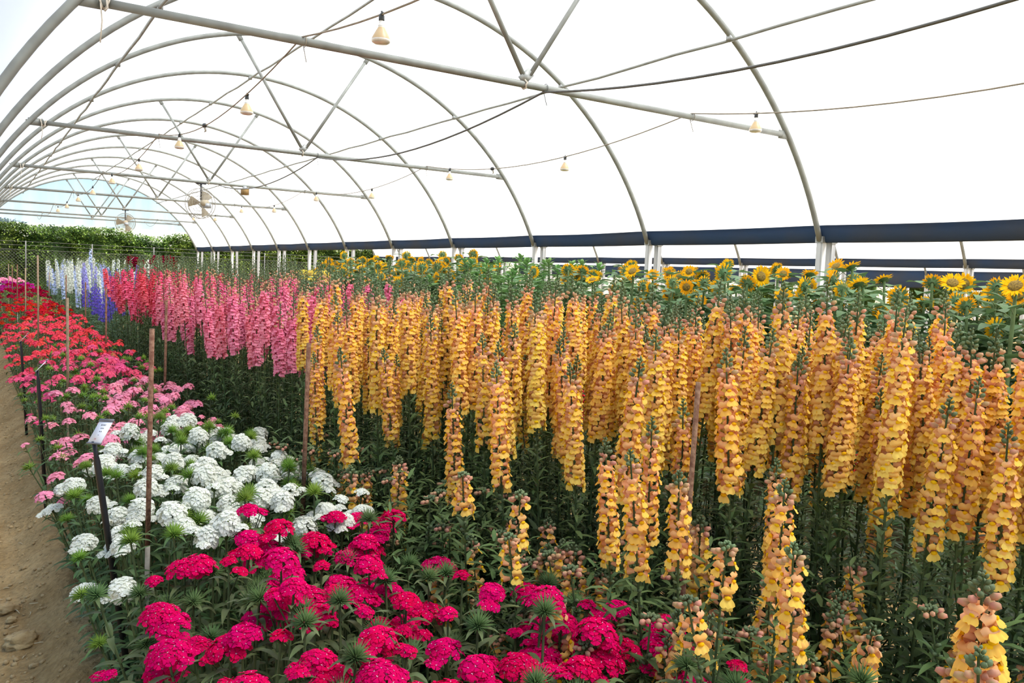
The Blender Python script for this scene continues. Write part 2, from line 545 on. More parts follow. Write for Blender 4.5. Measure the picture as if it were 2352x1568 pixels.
def snap_plant(h, spike, nb, pal, detail, seed, bs=0.030, leafy=1.0, split=False, shoots=2, tips=True):
    """h total height, spike length of the flowering part, nb blossoms, pal the material names"""
    rg = random.Random(seed)
    U = rg.uniform
    stem, leaves, fl, tip, loose = G(), G(), G(), G(), []
    bend = Vector((U(-.05, .05), U(-.05, .05), 0))
    def axis(t): return Vector((bend.x * t * t, bend.y * t * t, h * t))
    tube(stem, [axis(-.04)] + [axis(i / 7) for i in range(1, 8)], [lerp(0.0055, 0.002, i / 7) for i in range(8)], 'snap_stem', 5 if detail > 1 else 4, cap=False)
    z0 = (h - spike * 1.0) / h
    tiplen = spike * (0.36 if pal[0][0].startswith(('pink', 'coral')) else 0.20)
    z1 = (h - tiplen) / h
    # leaves
    nl = int((78 if detail > 1 else 54) * leafy)
    for i in range(nl):
        t = (i + U(0, 1)) / nl
        a = i * 2.4 + U(-.4, .4)
        L = lerp(0.098, 0.050, t) * U(.75, 1.2)
        el = U(.05, .95)
        d = Vector((math.cos(a) * math.cos(el), math.sin(a) * math.cos(el), math.sin(el)))
        blade(leaves, axis(z0 * (0.04 + 0.94 * t)), d, L, L * 0.25, 'snap_leaf' if t < .72 or rg.random() < .4 else 'snap_leaf_young', U(.2, 1.0), 4 if detail > 1 else 3)
    # leafy side shoots
    for k in range(shoots):
        t0 = U(.15, .75) * z0
        a = U(0, 2 * PI)
        b = axis(t0)
        e = b + Vector((math.cos(a) * U(.05, .10), math.sin(a) * U(.05, .10), U(.12, .26)))
        mid = (b + e) / 2 + Vector((math.cos(a), math.sin(a), -.6)) * 0.02
        tube(stem, [b, mid, e], [.003, .0025, .0015], 'snap_stem', 3, cap=False)
        for i in range(int(11 * leafy)):
            t = (i + .5) / 11
            p = b.lerp(e, t)
            q = i * 2.4 + a
            el = U(.1, .9)
            L = U(.03, .06)
            blade(leaves, p, (math.cos(q) * math.cos(el), math.sin(q) * math.cos(el), math.sin(el)), L, L * .27, 'snap_leaf_young' if t > .5 else 'snap_leaf', U(.3, 1.0), 3)
    # blossoms
    kinds = {}
    for i in range(nb):
        t = i / max(1, nb - 1)
        a = i * 2.25 + U(-.35, .35)
        zt = lerp(z0, z1 - 0.01, t)
        p = axis(zt)
        s = bs * lerp(1.08, 0.80, t ** 2) * U(.9, 1.1)
        el = lerp(-.18, .32, t) + U(-.15, .15)
        d = Vector((math.cos(a) * math.cos(el), math.sin(a) * math.cos(el), math.sin(el)))
        k = 2 if t > .78 else (0 if t < .38 else 1)
        hood, lip, palate, tubem = pal[k]
        key = (hood, lip)
        if key not in kinds: kinds[key] = blossom(hood, lip, palate, tubem, detail)
        M = T(p + d * 0.006) @ aim(d, U(-.25, .25)) @ S(s)
        if split: loose.append((key, M))
        else: fl.merge(kinds[key], M)
        if detail > 1:
            bud(fl if not split else tip, p, d, s * .33, 'snap_bud_green')
    # spent stubs below the blossoms
    for i in range(6 if detail > 1 else 0):
        p = axis(z0 - 0.012 * (i + 1))
        a = i * 2.25
        bud(stem, p, (math.cos(a), math.sin(a), .5), .014, 'snap_bud_green')
    # buds
    if tips:
        nbud = 20 if detail > 1 else 18
        for i in range(nbud):
            t = i / nbud
            a = i * 2.3
            el = lerp(.2, 1.1, t)
            p = axis(lerp(z1, 1.0, t))
            d = (math.cos(a) * math.cos(el), math.sin(a) * math.cos(el), math.sin(el))
            p = Vector(p) + Vector(d) * lerp(.012, .002, t)
            bud(tip, p, d, lerp(.021, .006, t), pal[3] if t < .28 else 'snap_bud_green')
    return dict(stem=stem, leaves=leaves, flower_spike=fl, bud_tip=tip), loose, kinds


YP = [('snap_hood_low', 'snap_lip_low', 'snap_palate', 'snap_tube'), ('snap_hood', 'snap_lip', 'snap_palate', 'snap_tube'),
      ('snap_hood_top', 'snap_lip', 'snap_palate', 'snap_tube'), 'snap_bud_pink']
PP = [('pink_lip', 'pink_lip', 'pink_palate', 'pink_hood'), ('pink_hood', 'pink_lip', 'pink_palate', 'pink_hood'), ('pink_hood', 'pink_hood', 'pink_palate', 'pink_hood'), 'snap_bud_pink']
CP = [('coral_lip', 'coral_lip', 'pink_palate', 'coral_hood'), ('coral_hood', 'coral_lip', 'pink_palate', 'coral_hood'), ('coral_hood', 'coral_hood', 'pink_palate', 'coral_hood'), 'snap_bud_green']
RP = [('red_hood',) * 4] * 3 + ['snap_bud_green']
BP = [('burgundy_hood',) * 4] * 3 + ['snap_bud_green']


def meshes(tag_, d, only=None):
    return {k: g.mesh(f'{tag_}_{k}') for k, g in d.items() if g.v}


def joined(d, keep):
    """fold the named parts together: keep = {new name: (old names)}"""
    out = {}
    for k, olds in keep.items():
        g = G()
        for o in olds: g.merge(d[o])
        out[k] = g
    return out


# yellow: tall ones, in templates by nearness
yel_tall = [meshes('yellow_tall', snap_plant(rnd(1.34, 1.48), rnd(.40, .48), random.randint(56, 66), YP, 2, 100 + i)[0]) for i in range(6)]
yel_mid = [meshes('yellow_mid', snap_plant(rnd(1.12, 1.28), rnd(.30, .42), random.randint(36, 50), YP, 2, 120 + i)[0]) for i in range(4)]
yel_short = [meshes('yellow_short', snap_plant(rnd(.66, .92), rnd(.16, .26), random.randint(12, 24), YP, 2, 140 + i, leafy=.9)[0]) for i in range(4)]
yel_young = [meshes('yellow_young', {k: v for k, v in snap_plant(rnd(.58, .84), .07, 0, YP, 2, 160 + i, leafy=1.6, shoots=7)[0].items()}) for i in range(4)]

YB0, YB1 = 0.42, 3.95     # where the yellow block begins and ends
GROUND = 0.10             # top of the raised beds
BEDX0, BEDX1 = 1.34, 2.40
cnt = 0
row = 0
yrow = YB0
snapg = 'yellow-orange snapdragons'
while yrow < 4.6:
    row += 1
    ncol = 10
    for c in range(ncol):
        x = BEDX0 + (c + .5 * (row % 2) * .6) * (BEDX1 - BEDX0) / (ncol - 1) + rnd(-.025, .025)
        y = yrow + rnd(-.03, .03)
        if y > YB1 + .55 * (x - BEDX0) / 1.0: continue
        xt = BEDX0 - .02 + .52 * smooth((3.0 - y) / 2.1)
        if not seen(x, y, 1.35, 260) or cnt >= 325: continue
        edge = x < xt + .06
        if x < xt: continue
        tall = random.random() < (.58 if edge else .80)
        k = rnd(.95, 1.07)
        lean = Matrix.Rotation(rnd(-.06, .06), 4, 'X') @ Matrix.Rotation(rnd(-.07, .06) - (.04 if edge else 0), 4, 'Y')
        M = T((x, y, GROUND)) @ lean @ RZ(rnd(0, 2 * PI)) @ Matrix.Diagonal((1, 1, k, 1))
        lab = f'{"tall" if tall else "mid-height"} yellow-orange snapdragon, {nth(c + 1)} plant in from the sweet williams, {nth(row)} row from the camera'
        put('yellow_snapdragon', random.choice(yel_tall if tall else yel_mid), M, lab, 'snapdragon', snapg)
        cnt += 1
    yrow += .088 if yrow < 2.2 else .105

# the lower fringe along the near side of the yellow block: side stems with short spikes
fringe = 0
y = .60
while y < 3.8:
    wd = .10 + .62 * smooth((3.0 - y) / 2.1)
    nq = 2 + int(wd / .115)
    for q in range(nq):
        x = 1.24 + q * wd / max(1, nq - 1) + rnd(-.05, .05)
        yy = y + rnd(-.05, .05)
        w_ = random.random()
        t = random.choice(yel_short) if w_ < .36 else random.choice(yel_mid) if w_ < .36 + .13 * q / nq else random.choice(yel_young)
        if not seen(x, yy, .7, 40): continue
        fringe += 1
        M = T((x, yy, .05)) @ Matrix.Rotation(rnd(-.12, .12), 4, 'X') @ Matrix.Rotation(rnd(-.20, .04), 4, 'Y') @ RZ(rnd(0, 6.28)) @ S(rnd(.85, 1.12))
        bloom = t not in yel_young
        put('low_yellow_snapdragon', t, M, f'short {"yellow-orange snapdragon" if bloom else "leafy snapdragon shoot without blossoms"}, {nth(fringe)} along the low fringe beside the sweet williams', 'snapdragon', 'low snapdragons on the bed edge')
    y += .095

# a dozen close spikes whose blossoms are each a piece of their own
close = [(1.25, 0.555, 1.17, 0.25, 50, 'thick low yellow-orange snapdragon spike with pink buds at the lower edge of the photo'),
         (1.19, 0.55, 1.09, 0.24, 46, 'yellow-orange snapdragon spike standing close behind the thick low spike'),
         (1.23, 1.11, 1.03, 0.12, 10, 'short yellow snapdragon with pink buds alone among dark leaves'),
         (1.23, 0.99, 0.98, 0.1, 7, 'small yellow snapdragon with six blossoms below the pink-budded short one'),
         (1.365, 1.38, 1.17, 0.3, 30, 'slender yellow-orange snapdragon leaning over the dark foliage beside its forked neighbour'),
         (1.4, 1.36, 1.14, 0.24, 22, 'forked yellow-orange snapdragon with pink buds below the rusty stake'),
         (1.41, 1.11, 1.157, 0.26, 26, 'yellow-orange snapdragon spike above the dark leaves of the bed edge'),
         (1.36, 0.965, 1.064, 0.22, 20, 'deep orange snapdragon spike low in the dark leaves'),
         (1.16, 1.63, 0.916, 0.12, 9, 'peach-yellow snapdragon stem drooping toward the magenta heads'),
         (1.195, 1.965, 1.007, 0.11, 10, 'yellow snapdragon cluster leaning out over the foliage'),
         (1.19, 1.73, 1.016, 0.15, 9, 'thin yellow snapdragon stem between the leaning cluster and forked spike'),
         (1.16, 0.68, 1.03, 0.13, 9, 'pink-tipped small snapdragon just opening beside the thick low spike')]
for i, (x, y, zt, sp, nb, lab) in enumerate(close):
    d, loose, kinds = snap_plant(zt - .06, sp, nb, YP, 2, 300 + i, bs=.033 if i < 2 else .029, leafy=.9, split=True)
    M = T((x, y, .06)) @ Matrix.Rotation(rnd(-.06, .06), 4, 'X') @ Matrix.Rotation(rnd(-.10, .0), 4, 'Y')
    ms = meshes('close_snapdragon', {k: v for k, v in d.items() if v.v})
    o = put('low_yellow_snapdragon', ms, M, lab, 'snapdragon', 'low snapdragons on the bed edge')
    km = {k: g.mesh('blossom') for k, g in kinds.items()}
    for key, Mb in loose:
        b = link('blossom', km[key], o)
        b.matrix_local = Mb

# pink block, and the coral pink end of it
pk = []
for i in range(5):
    d = snap_plant(rnd(1.34, 1.48), rnd(.41, .47), 58, PP, 1, 400 + i, bs=.030)[0]
    pk.append(meshes('pink_tall', joined(d, {'leafy_stem': ('stem', 'leaves'), 'flower_spike': ('flower_spike',), 'bud_tip': ('bud_tip',)})))
cp = []
for i in range(4):
    d = snap_plant(rnd(1.34, 1.48), rnd(.40, .46), 46, CP, 0, 430 + i, bs=.034)[0]
    cp.append(meshes('coral_tall', joined(d, {'leafy_stem': ('stem', 'leaves'), 'flower_spike': ('flower_spike', 'bud_tip')})))
far_pink = [joined(snap_plant(1.42, .5, 24, P_, 0, 450 + i, bs=.04, leafy=.5)[0], {'a': ('stem', 'leaves', 'flower_spike', 'bud_tip')})['a'] for i, P_ in enumerate((PP, CP))]
rest = Bake()
rows = {'pink': 0, 'coral': 0}
y = 3.95
npk = ncp = 0
prow = crow = 0
while y < 10.5:
    coral = y > 7.6
    if coral: crow += 1
    else: prow += 1
    ncol = 8
    for c in range(ncol):
        x = BEDX0 - .01 + (c + .5 * ((prow + crow) % 2)) * (BEDX1 - BEDX0) / ncol + rnd(-.03, .03)
        yy = y + rnd(-.04, .04)
        if yy < YB1 + .1 + .55 * (x - BEDX0) / 1.0: continue
        k = rnd(.95, 1.08)
        if c == 0 and random.random() < .3: k *= .93
        M = T((x, yy, GROUND)) @ Matrix.Rotation(rnd(-.04, .04), 4, 'X') @ Matrix.Rotation(rnd(-.05, .04) - (.04 if c == 0 else 0), 4, 'Y') @ RZ(rnd(0, 6.28)) @ Matrix.Diagonal((1, 1, k, 1))
        r_ = crow if coral else prow
        lab = f'{"coral" if coral else "bubblegum"} pink snapdragon, {nth(c + 1)} in from the sweet williams, {nth(r_)} row of the {"coral" if coral else "pink"} block'
        if coral and (c < 5) and ncp < 150:
            put('coral_snapdragon', random.choice(cp), M, lab, 'snapdragon', 'coral pink snapdragons'); ncp += 1
        elif not coral and npk < 250 and c < 6:
            put('pink_snapdragon', random.choice(pk), M, lab, 'snapdragon', 'pink snapdragons'); npk += 1
        else:
            rest.add(far_pink[1 if coral else 0], M)
    y += .105 if not coral else .125
rest.make('pink_snapdragon_mass', 'pink and coral snapdragons filling the back of their bed')

# short red and pink snapdragons in the bed behind
red_t = [joined(snap_plant(rnd(1.02, 1.22), .32, 30, P_, 0, 470 + i, bs=.036)[0], {'snapdragon': ('stem', 'leaves', 'flower_spike', 'bud_tip')})['snapdragon'].mesh('red_snapdragon') for i, P_ in enumerate((RP, CP, RP))]
n = 0
y = 1.35
while y < 7.5:
    n += 1
    for c in range(3):
        x = 2.95 + c * .2 + rnd(-.05, .05)
        M = T((x, y + rnd(-.06, .06), .08)) @ RZ(rnd(0, 6.28)) @ S(rnd(.9, 1.08))
        put('red_snapdragon', {'s': red_t[(n + c) % 3]}, M, f'low red or coral snapdragon glimpsed behind the yellow block, {nth(c + 1)} in {nth(n)} row', 'snapdragon', 'low red snapdragons behind the yellow block')
    y += .30
bur = joined(snap_plant(1.40, .42, 26, BP, 0, 480, bs=.06)[0], {'b': ('stem', 'leaves', 'flower_spike')})['b'].mesh('burgundy_snapdragon')
for i in range(18):
    M = T((2.45 + rnd(-.1, .5), 15.5 + i * .16, .1)) @ RZ(rnd(0, 6.28)) @ S(rnd(1.10, 1.19))
    put('burgundy_flower', {'s': bur}, M, 'dark burgundy flower spike behind the coral snapdragons', 'flower', 'burgundy flowers behind the coral snapdragons')

# ================================================================== SWEET WILLIAMS
def floret(r, mat, eye, detail, rg):
    g = G()
    if detail >= 2:
        for k in range(5):
            a = 2 * PI * k / 5 + rg.uniform(-.08, .08)
            ca, sa = math.cos(a), math.sin(a)
            def P(rad, off, z): return (rad * ca - off * sa, rad * sa + off * ca, z)
            cup = rg.uniform(-.05, .12)
            vs = [P(.04 * r, 0, 0), P(.45 * r, -.27 * r, .06 * r), P(.45 * r, .27 * r, .06 * r), P(.62 * r, 0, .10 * r),
                  P(.84 * r, -.50 * r, .04 * r + cup * r), P(1.0 * r, -.27 * r, .01 * r + cup * r), P(.92 * r, -.12 * r, .03 * r + cup * r), P(1.04 * r, 0, cup * r),
                  P(.92 * r, .12 * r, .03 * r + cup * r), P(1.0 * r, .27 * r, .01 * r + cup * r), P(.84 * r, .50 * r, .04 * r + cup * r)]
            g.add(vs, [(0, 1, 3), (0, 3, 2), (1, 4, 5, 3), (3, 5, 6), (3, 6, 7), (3, 7, 8), (3, 8, 9), (3, 9, 10, 2)], mat)
        z = .07 * r
        g.add([(.10 * r, 0, z), (-.03 * r, .07 * r, z), (-.16 * r, .22 * r, z + .10 * r), (-.02 * r, -.08 * r, z), (.2 * r, .12 * r, z + .14 * r), (.16 * r, .18 * r, z + .12 * r)], [(0, 1, 3), (1, 2, 3), (0, 4, 5, 1)], eye)
    elif detail == 1:
        vs, fs = [(0, 0, .04 * r)], []
        for k in range(10):
            a = 2 * PI * k / 10
            rr = r * (1.0 if k % 2 else .62)
            vs.append((rr * math.cos(a), rr * math.sin(a), rg.uniform(-.08, .1) * r))
        for k in range(5):
            fs.append((0, 1 + (2 * k) % 10, 1 + (2 * k + 1) % 10, 1 + (2 * k + 2) % 10))
        g.add(vs, fs, mat)
    else:
        vs = [(r * math.cos(2 * PI * k / 5), r * math.sin(2 * PI * k / 5), 0) for k in range(5)]
        g.add(vs, [tuple(range(5))], mat)
    return g


def head(g, top, Rh, cap, n, fr, mat, eye, detail, rg, flat=.8):
    """a domed cluster of florets"""
    stock = [floret(1.0, mat, eye, detail, rg) for _ in range(3)]
    c = Vector(top) - Vector((0, 0, Rh * flat))
    for i in range(n):
        t = (i + .5) / n
        th = math.acos(1 - t * (1 - math.cos(cap)))
        a = i * 2.39996 + rg.uniform(-.25, .25)
        d = Vector((math.sin(th) * math.cos(a), math.sin(th) * math.sin(a), math.cos(th) * flat))
        p = c + d * Rh * rg.uniform(.88, 1.06)
        nrm = (d.normalized() * .75 + Vector((0, 0, .38)) + Vector((rg.uniform(-.22, .22), rg.uniform(-.22, .22), 0))).normalized()
        M = T(p) @ nrm.to_track_quat('Z', 'Y').to_matrix().to_4x4() @ RZ(rg.uniform(0, 6.3)) @ S(fr * rg.uniform(.85, 1.15))
        g.merge(rg.choice(stock), M)


def william(h, mat, eye, detail, seed, style='dome', size=1.0, leafm='william_leaf', needle='needle_green', extra=0):
    rg = random.Random(seed)
    U = rg.uniform
    stem, leaves, fl = G(), G(), G()
    bx, by = U(-.03, .03), U(-.03, .03)
    def axis(t): return Vector((bx * t * t, by * t * t, h * t))
    tube(stem, [axis(i / 4) for i in range(5)], [.0042, .004, .0037, .0033, .0030], 'william_stem', 5 if detail > 1 else 3, cap=False)
    nn = 8 if detail > 1 else 5
    for i in range(nn):
        t = .12 + .80 * i / (nn - 1)
        a = i * PI / 2 + U(-.4, .4)
        L = lerp(.105, .075, t) * U(.8, 1.15)
        for k in (0, PI):
            el = U(.35, .9)
            blade(leaves, axis(t), (math.cos(a + k) * math.cos(el), math.sin(a + k) * math.cos(el), math.sin(el)), L, L * U(.19, .25), leafm, U(.9, 2.0), 5 if detail > 1 else 3, fold=.3)
    top = axis(1.0)
    if style == 'bud':
        # green bristly ball over a collar of leaves
        nd = 90 if detail > 1 else (26 if detail else 12)
        r = .024 * size
        for i in range(nd):
            t = (i + .5) / nd
            th = math.acos(1 - t * 1.35)
            a = i * 2.39996
            d = Vector((math.sin(th) * math.cos(a), math.sin(th) * math.sin(a), math.cos(th)))
            p = top + d * r * .35
            L = r * U(.8, 1.25)
            w = .0022 * size if detail > 1 else .005 * size
            s = d.orthogonal().normalized() * w
            s2 = d.cross(s).normalized() * w
            e = p + d * L + Vector((0, 0, .15 * L))
            fl.add([p - s, p + s, p + s2, e], [(0, 1, 3), (1, 2, 3), (2, 0, 3)], needle)
        for i in range(6 if detail else 3):
            a = i * PI / 3 + U(-.2, .2)
            blade(fl, top - Vector((0, 0, .008)), (math.cos(a), math.sin(a), .45), .055 * U(.8, 1.2) * size, .012, leafm, U(1.0, 1.7), 4 if detail > 1 else 2)
    else:
        n = {'dome': 34, 'ball': 58, 'small': 12, 'wide': 46}[style]
        Rh = {'dome': .034, 'ball': .033, 'small': .022, 'wide': .046}[style] * size
        cap = {'dome': 1.45, 'ball': 2.1, 'small': 1.1, 'wide': 1.35}[style]
        if detail < 2: n = int(n * .5)
        if detail < 1: n = int(n * .62)
        fr = (.0116 if detail > 1 else .0155 if detail else .020) * (size ** .5)
        tp = top + Vector((0, 0, Rh * (.75 if style != 'ball' else .95)))
        head(fl, tp, Rh, cap, n, fr, mat, eye, detail, rg, .85 if style != 'ball' else .98)
        if detail > 1:
            for i in range(extra):
                a = U(0, 6.28)
                q = top + Vector((math.cos(a) * .045, math.sin(a) * .045, -.015))
                tube(stem, [axis(.86), q], [.0022, .0016], 'william_stem', 3, cap=False)
                head(fl, q + Vector((0, 0, .014)), .020, 1.0, 8, fr, mat, eye, detail, rg, .7)
            # bracts under the head
            for i in range(16):
                a = i * 2.4
                e = U(.0, .8)
                blade(stem, top - Vector((0, 0, .004)), (math.cos(a) * math.cos(e), math.sin(a) * math.cos(e), math.sin(e)), U(.025, .045), .004, needle, U(-.3, .6), 2)
            for i in range(9):
                a = i * 2.4
                tube(stem, [top - Vector((0, 0, .012)), top + Vector((math.cos(a) * Rh * .7, math.sin(a) * Rh * .7, Rh * .35))], [.002, .0015], 'william_stem', 3, cap=False)
    return dict(stem=stem, leaves=leaves, flower_head=fl)


def wset(tag_, n, parts=True, **k):
    out = []
    styles = k.pop('styles')
    for i in range(n):
        st = styles[i % len(styles)]
        d = william(rnd(.57, .66), style=st, seed=500 + hash(tag_) % 1 + len(tag_) * 31 + i, size=rnd(.85, 1.2), extra=random.choice((0, 1, 2)), **k)
        if parts == 3: out.append(meshes(tag_, d))
        elif parts == 2: out.append(meshes(tag_, joined(d, {'leafy_stem': ('stem', 'leaves'), 'flower_head': ('flower_head',)})))
        else: out.append(joined(d, {tag_: ('stem', 'leaves', 'flower_head')})[tag_])
    return out


W = {
    'magenta': wset('magenta_william', 8, 3, styles=('dome', 'wide', 'wide', 'small', 'dome', 'dome', 'wide', 'small'), mat='magenta_petal', eye='floret_eye', detail=2),
    'white': wset('white_william', 7, 3, styles=('ball', 'ball', 'dome', 'ball', 'small', 'ball', 'small'), mat='white_petal', eye='floret_eye_green', detail=2, leafm='william_leaf_light', needle='needle_lime'),
    'pale': wset('pale_pink_william', 5, 2, styles=('dome', 'wide', 'small', 'dome', 'dome'), mat='pale_pink_petal', eye='floret_eye', detail=1, leafm='william_leaf_light'),
    'hot': wset('hot_pink_william', 4, 2, styles=('dome', 'wide', 'small', 'dome'), mat='hot_pink_petal', eye='floret_eye', detail=1, leafm='william_leaf_light'),
    'budgreen': wset('bud_william', 4, 3, styles=('bud',), mat='needle_green', eye='needle_green', detail=2),
    'budlime': wset('bud_lime_william', 4, 3, styles=('bud',), mat='needle_lime', eye='needle_lime', detail=2, leafm='william_leaf_light', needle='needle_lime'),
    'budfar': wset('bud_far_william', 3, 2, styles=('bud',), mat='needle_lime', eye='needle_lime', detail=1, leafm='william_leaf_light', needle='needle_lime'),
}
WG = {
    'coral': wset('coral_william', 4, 1, styles=('dome', 'wide', 'dome', 'small'), mat='coral_petal', eye='floret_eye', detail=1, leafm='william_leaf_light'),
    'red': wset('red_william', 3, 1, styles=('dome', 'wide', 'small'), mat='red_petal', eye='floret_eye', detail=0, leafm='william_leaf_light'),
    'crimson': wset('crimson_william', 2, 1, styles=('wide', 'dome'), mat='crimson_petal', eye='floret_eye', detail=0),
    'violet': wset('violet_william', 2, 1, styles=('wide', 'dome'), mat='violet_petal', eye='floret_eye', detail=0),
    'pinkend': wset('end_william', 2, 1, styles=('wide', 'dome'), mat='pale_pink_petal', eye='floret_eye', detail=0),
    'budmass': wset('mass_bud_william', 1, 1, styles=('bud',), mat='needle_lime', eye='needle_lime', detail=0, needle='needle_lime'),
}
WM = {k: [g.mesh('sweet_william') for g in v] for k, v in WG.items() if k in ('coral', 'red')}


def zone(x, y):
    s = (x - .3) / .8
    if y < 2.42 + .12 * s: return 'magenta'
    if y < 3.55 + .75 * math.sin(PI * clamp(s * .62 + .12)): return 'white'
    if y < 5.5 + .9 * s: return 'pale'
    if y < 7.6: return 'hot'
    if y < 12.4: return 'coral'
    if y < 17.0: return 'red'
    if y < 22.0: return 'crimson'
    if y < 26.5: return 'violet'
    return 'pinkend'


NAMES = {'magenta': ('magenta_sweet_william', 'magenta sweet william'), 'white': ('white_sweet_william', 'white sweet william'),
         'pale': ('pale_pink_sweet_william', 'pale pink sweet william'), 'hot': ('hot_pink_sweet_william', 'hot pink sweet william'),
         'coral': ('coral_sweet_william', 'coral red sweet william'), 'red': ('red_sweet_william', 'deep red sweet william')}
mass = Bake()
y = .78
row = 0
nb = 0
wcount = {}
zrow = {}
lastzone = None
while y < 29.0:
    row += 1
    step = .080 if y < 4.4 else (.095 if y < 7.6 else .115 if y < 12.4 else .14 if y < 17 else .19)
    xl = .36
    xr = 1.07 + .25 * smooth((1.95 - y) / .5)
    ncol = max(4, int((xr - xl) / step) + 1)
    for c in range(ncol):
        x = xl + (c + .5 * (row % 2)) * (xr - xl) / (ncol - .5) + rnd(-.3, .3) * step
        yy = y + rnd(-.35, .35) * step
        if yy < 4 and not seen(x, yy, .72, 150): continue
        z = zone(x, yy)
        # the plants at both edges lean outwards
        e = smooth((.56 - x) / .22)
        e2 = smooth((x - .95) / .25) * .5
        tilt = -(e * rnd(.10, .36)) + e2 * rnd(.1, .35)
        k = rnd(.93, 1.08) * (1 - .27 * e * random.random() - .08 * e)
        M = T((x + e * .05, yy, .10 + .02 * (1 - e))) @ Matrix.Rotation(tilt, 4, 'Y') @ Matrix.Rotation(rnd(-.10, .10), 4, 'X') @ RZ(rnd(0, 6.28)) @ Matrix.Diagonal((1, 1, k, 1))
        budp = {'magenta': .33, 'white': .36, 'pale': .30, 'hot': .34, 'coral': .14, 'red': .1}.get(z, .12)
        isbud = random.random() < budp
        rr, cc = nth(row), nth(c + 1)
        if z in ('magenta', 'white', 'pale', 'hot'):
            nm, words_ = NAMES[z]
            if isbud:
                key = 'budgreen' if z == 'magenta' else 'budlime' if z == 'white' else 'budfar'
                put('budding_sweet_william', random.choice(W[key]), M, f'unopened bristly green sweet william, {cc} in from the dirt path, {rr} row from the camera', 'sweet william', 'budding sweet williams')
            else:
                put(nm, random.choice(W[z]), M, f'{words_} head, {cc} in from the dirt path, {rr} row from the camera', 'sweet william', words_ + 's')
        elif z in ('coral', 'red') and not isbud and wcount.get(z, 0) < 300:
            wcount[z] = wcount.get(z, 0) + 1
            nm, words_ = NAMES[z]
            put(nm, {'s': random.choice(WM[z])}, M, f'{words_} head, {cc} in from the dirt path, {rr} row from the camera', 'sweet william', words_ + 's')
        else:
            key = 'budmass' if isbud or z not in WG else z
            mass.add(random.choice(WG[key]), M @ (S(1.15) if y > 12 else Matrix.Identity(4)))
    y += step
mass.make('sweet_william_mass', 'crimson and violet sweet williams filling the far end of the bed')

# ================================================================== DELPHINIUMS
def delphinium(h, spike, mat, seed, n=46):
    rg = random.Random(seed)
    U = rg.uniform
    stem, leaves, fl = G(), G(), G()
    tube(stem, [(0, 0, 0), (U(-.02, .02), U(-.02, .02), h * .5), (0, 0, h)], [.006, .005, .002], 'sun_stem', 4, cap=False)
    for i in range(22):
        t = (i + U(0, 1)) / 22
        a = i * 2.4
        p = Vector((0, 0, (h - spike) * t))
        e = p + Vector((math.cos(a) * .09, math.sin(a) * .09, .05))
        tube(leaves, [p, e], [.002, .0015], 'delph_leaf', 3, cap=False)
        for k in (-.7, 0, .7):
            blade(leaves, e, (math.cos(a + k), math.sin(a + k), .3), U(.06, .09), .03, 'delph_leaf', U(.4, 1.1), 2)
    for i in range(n):
        t = i / n
        a = i * 2.4
        s = lerp(.029, .012, t ** 1.5)
        p = Vector((math.cos(a), math.sin(a), 0)) * lerp(.031, .010, t) + Vector((0, 0, h - spike + spike * t))
        d = Vector((math.cos(a), math.sin(a), .25)).normalized()
        M = T(p) @ d.to_track_quat('Z', 'Y').to_matrix().to_4x4() @ S(s)
        if t < .86: fl.merge(floret(1.0, mat, mat, 1, rg), M)
        else: bud(fl, p, d, .014, 'delph_bud')
    return dict(stem=stem, leaves=leaves, flower_spike=fl)


DT = {k: [meshes('delphinium', joined(delphinium(rnd(1.30, 1.48), rnd(.42, .55), m, 700 + i * 3 + j), {'leafy_stem': ('stem', 'leaves'), 'flower_spike': ('flower_spike',)})) for i in range(2)]
      for j, (k, m) in enumerate((('white', 'delph_white'), ('sky blue', 'delph_sky'), ('lilac', 'delph_lilac'), ('violet-blue', 'delph_violet')))}
row = 0
y = 10.6
while y < 20.5:
    row += 1
    for c in range(6):
        x = 1.36 + c * .15 + rnd(-.05, .05)
        yy = y + rnd(-.08, .08)
        w = random.random()
        if yy < 13.4: k = 'violet-blue' if w < (.8 if c < 3 else .45) else 'white' if w < .93 else 'lilac'
        else: k = 'white' if w < .52 else 'sky blue' if w < .80 else 'lilac'
        M = T((x, yy, .1)) @ Matrix.Rotation(rnd(-.05, .05) - (.08 if c == 0 else 0), 4, 'Y') @ Matrix.Rotation(rnd(-.05, .05), 4, 'X') @ RZ(rnd(0, 6.28)) @ Matrix.Diagonal((1, 1, rnd(.92, 1.06) * (.86 if c == 0 and yy < 12.5 else 1), 1))
        put('delphinium', random.choice(DT[k]), M, f'{k} delphinium, {nth(c + 1)} in from the sweet williams, {nth(row)} row past the coral snapdragons', 'delphinium', 'delphiniums')
    y += .26
M = T((1.75, 17.0, .1)) @ S(1.22)
put('delphinium', DT['sky blue'][0], M, 'tallest pale blue delphinium spike standing above all the others', 'delphinium', 'delphiniums')
M = T((1.28, 19.5, .1)) @ S(.95)
put('delphinium', DT['violet-blue'][0], M, 'lone violet-blue delphinium at the bed edge far down the tunnel', 'delphinium', 'delphiniums')

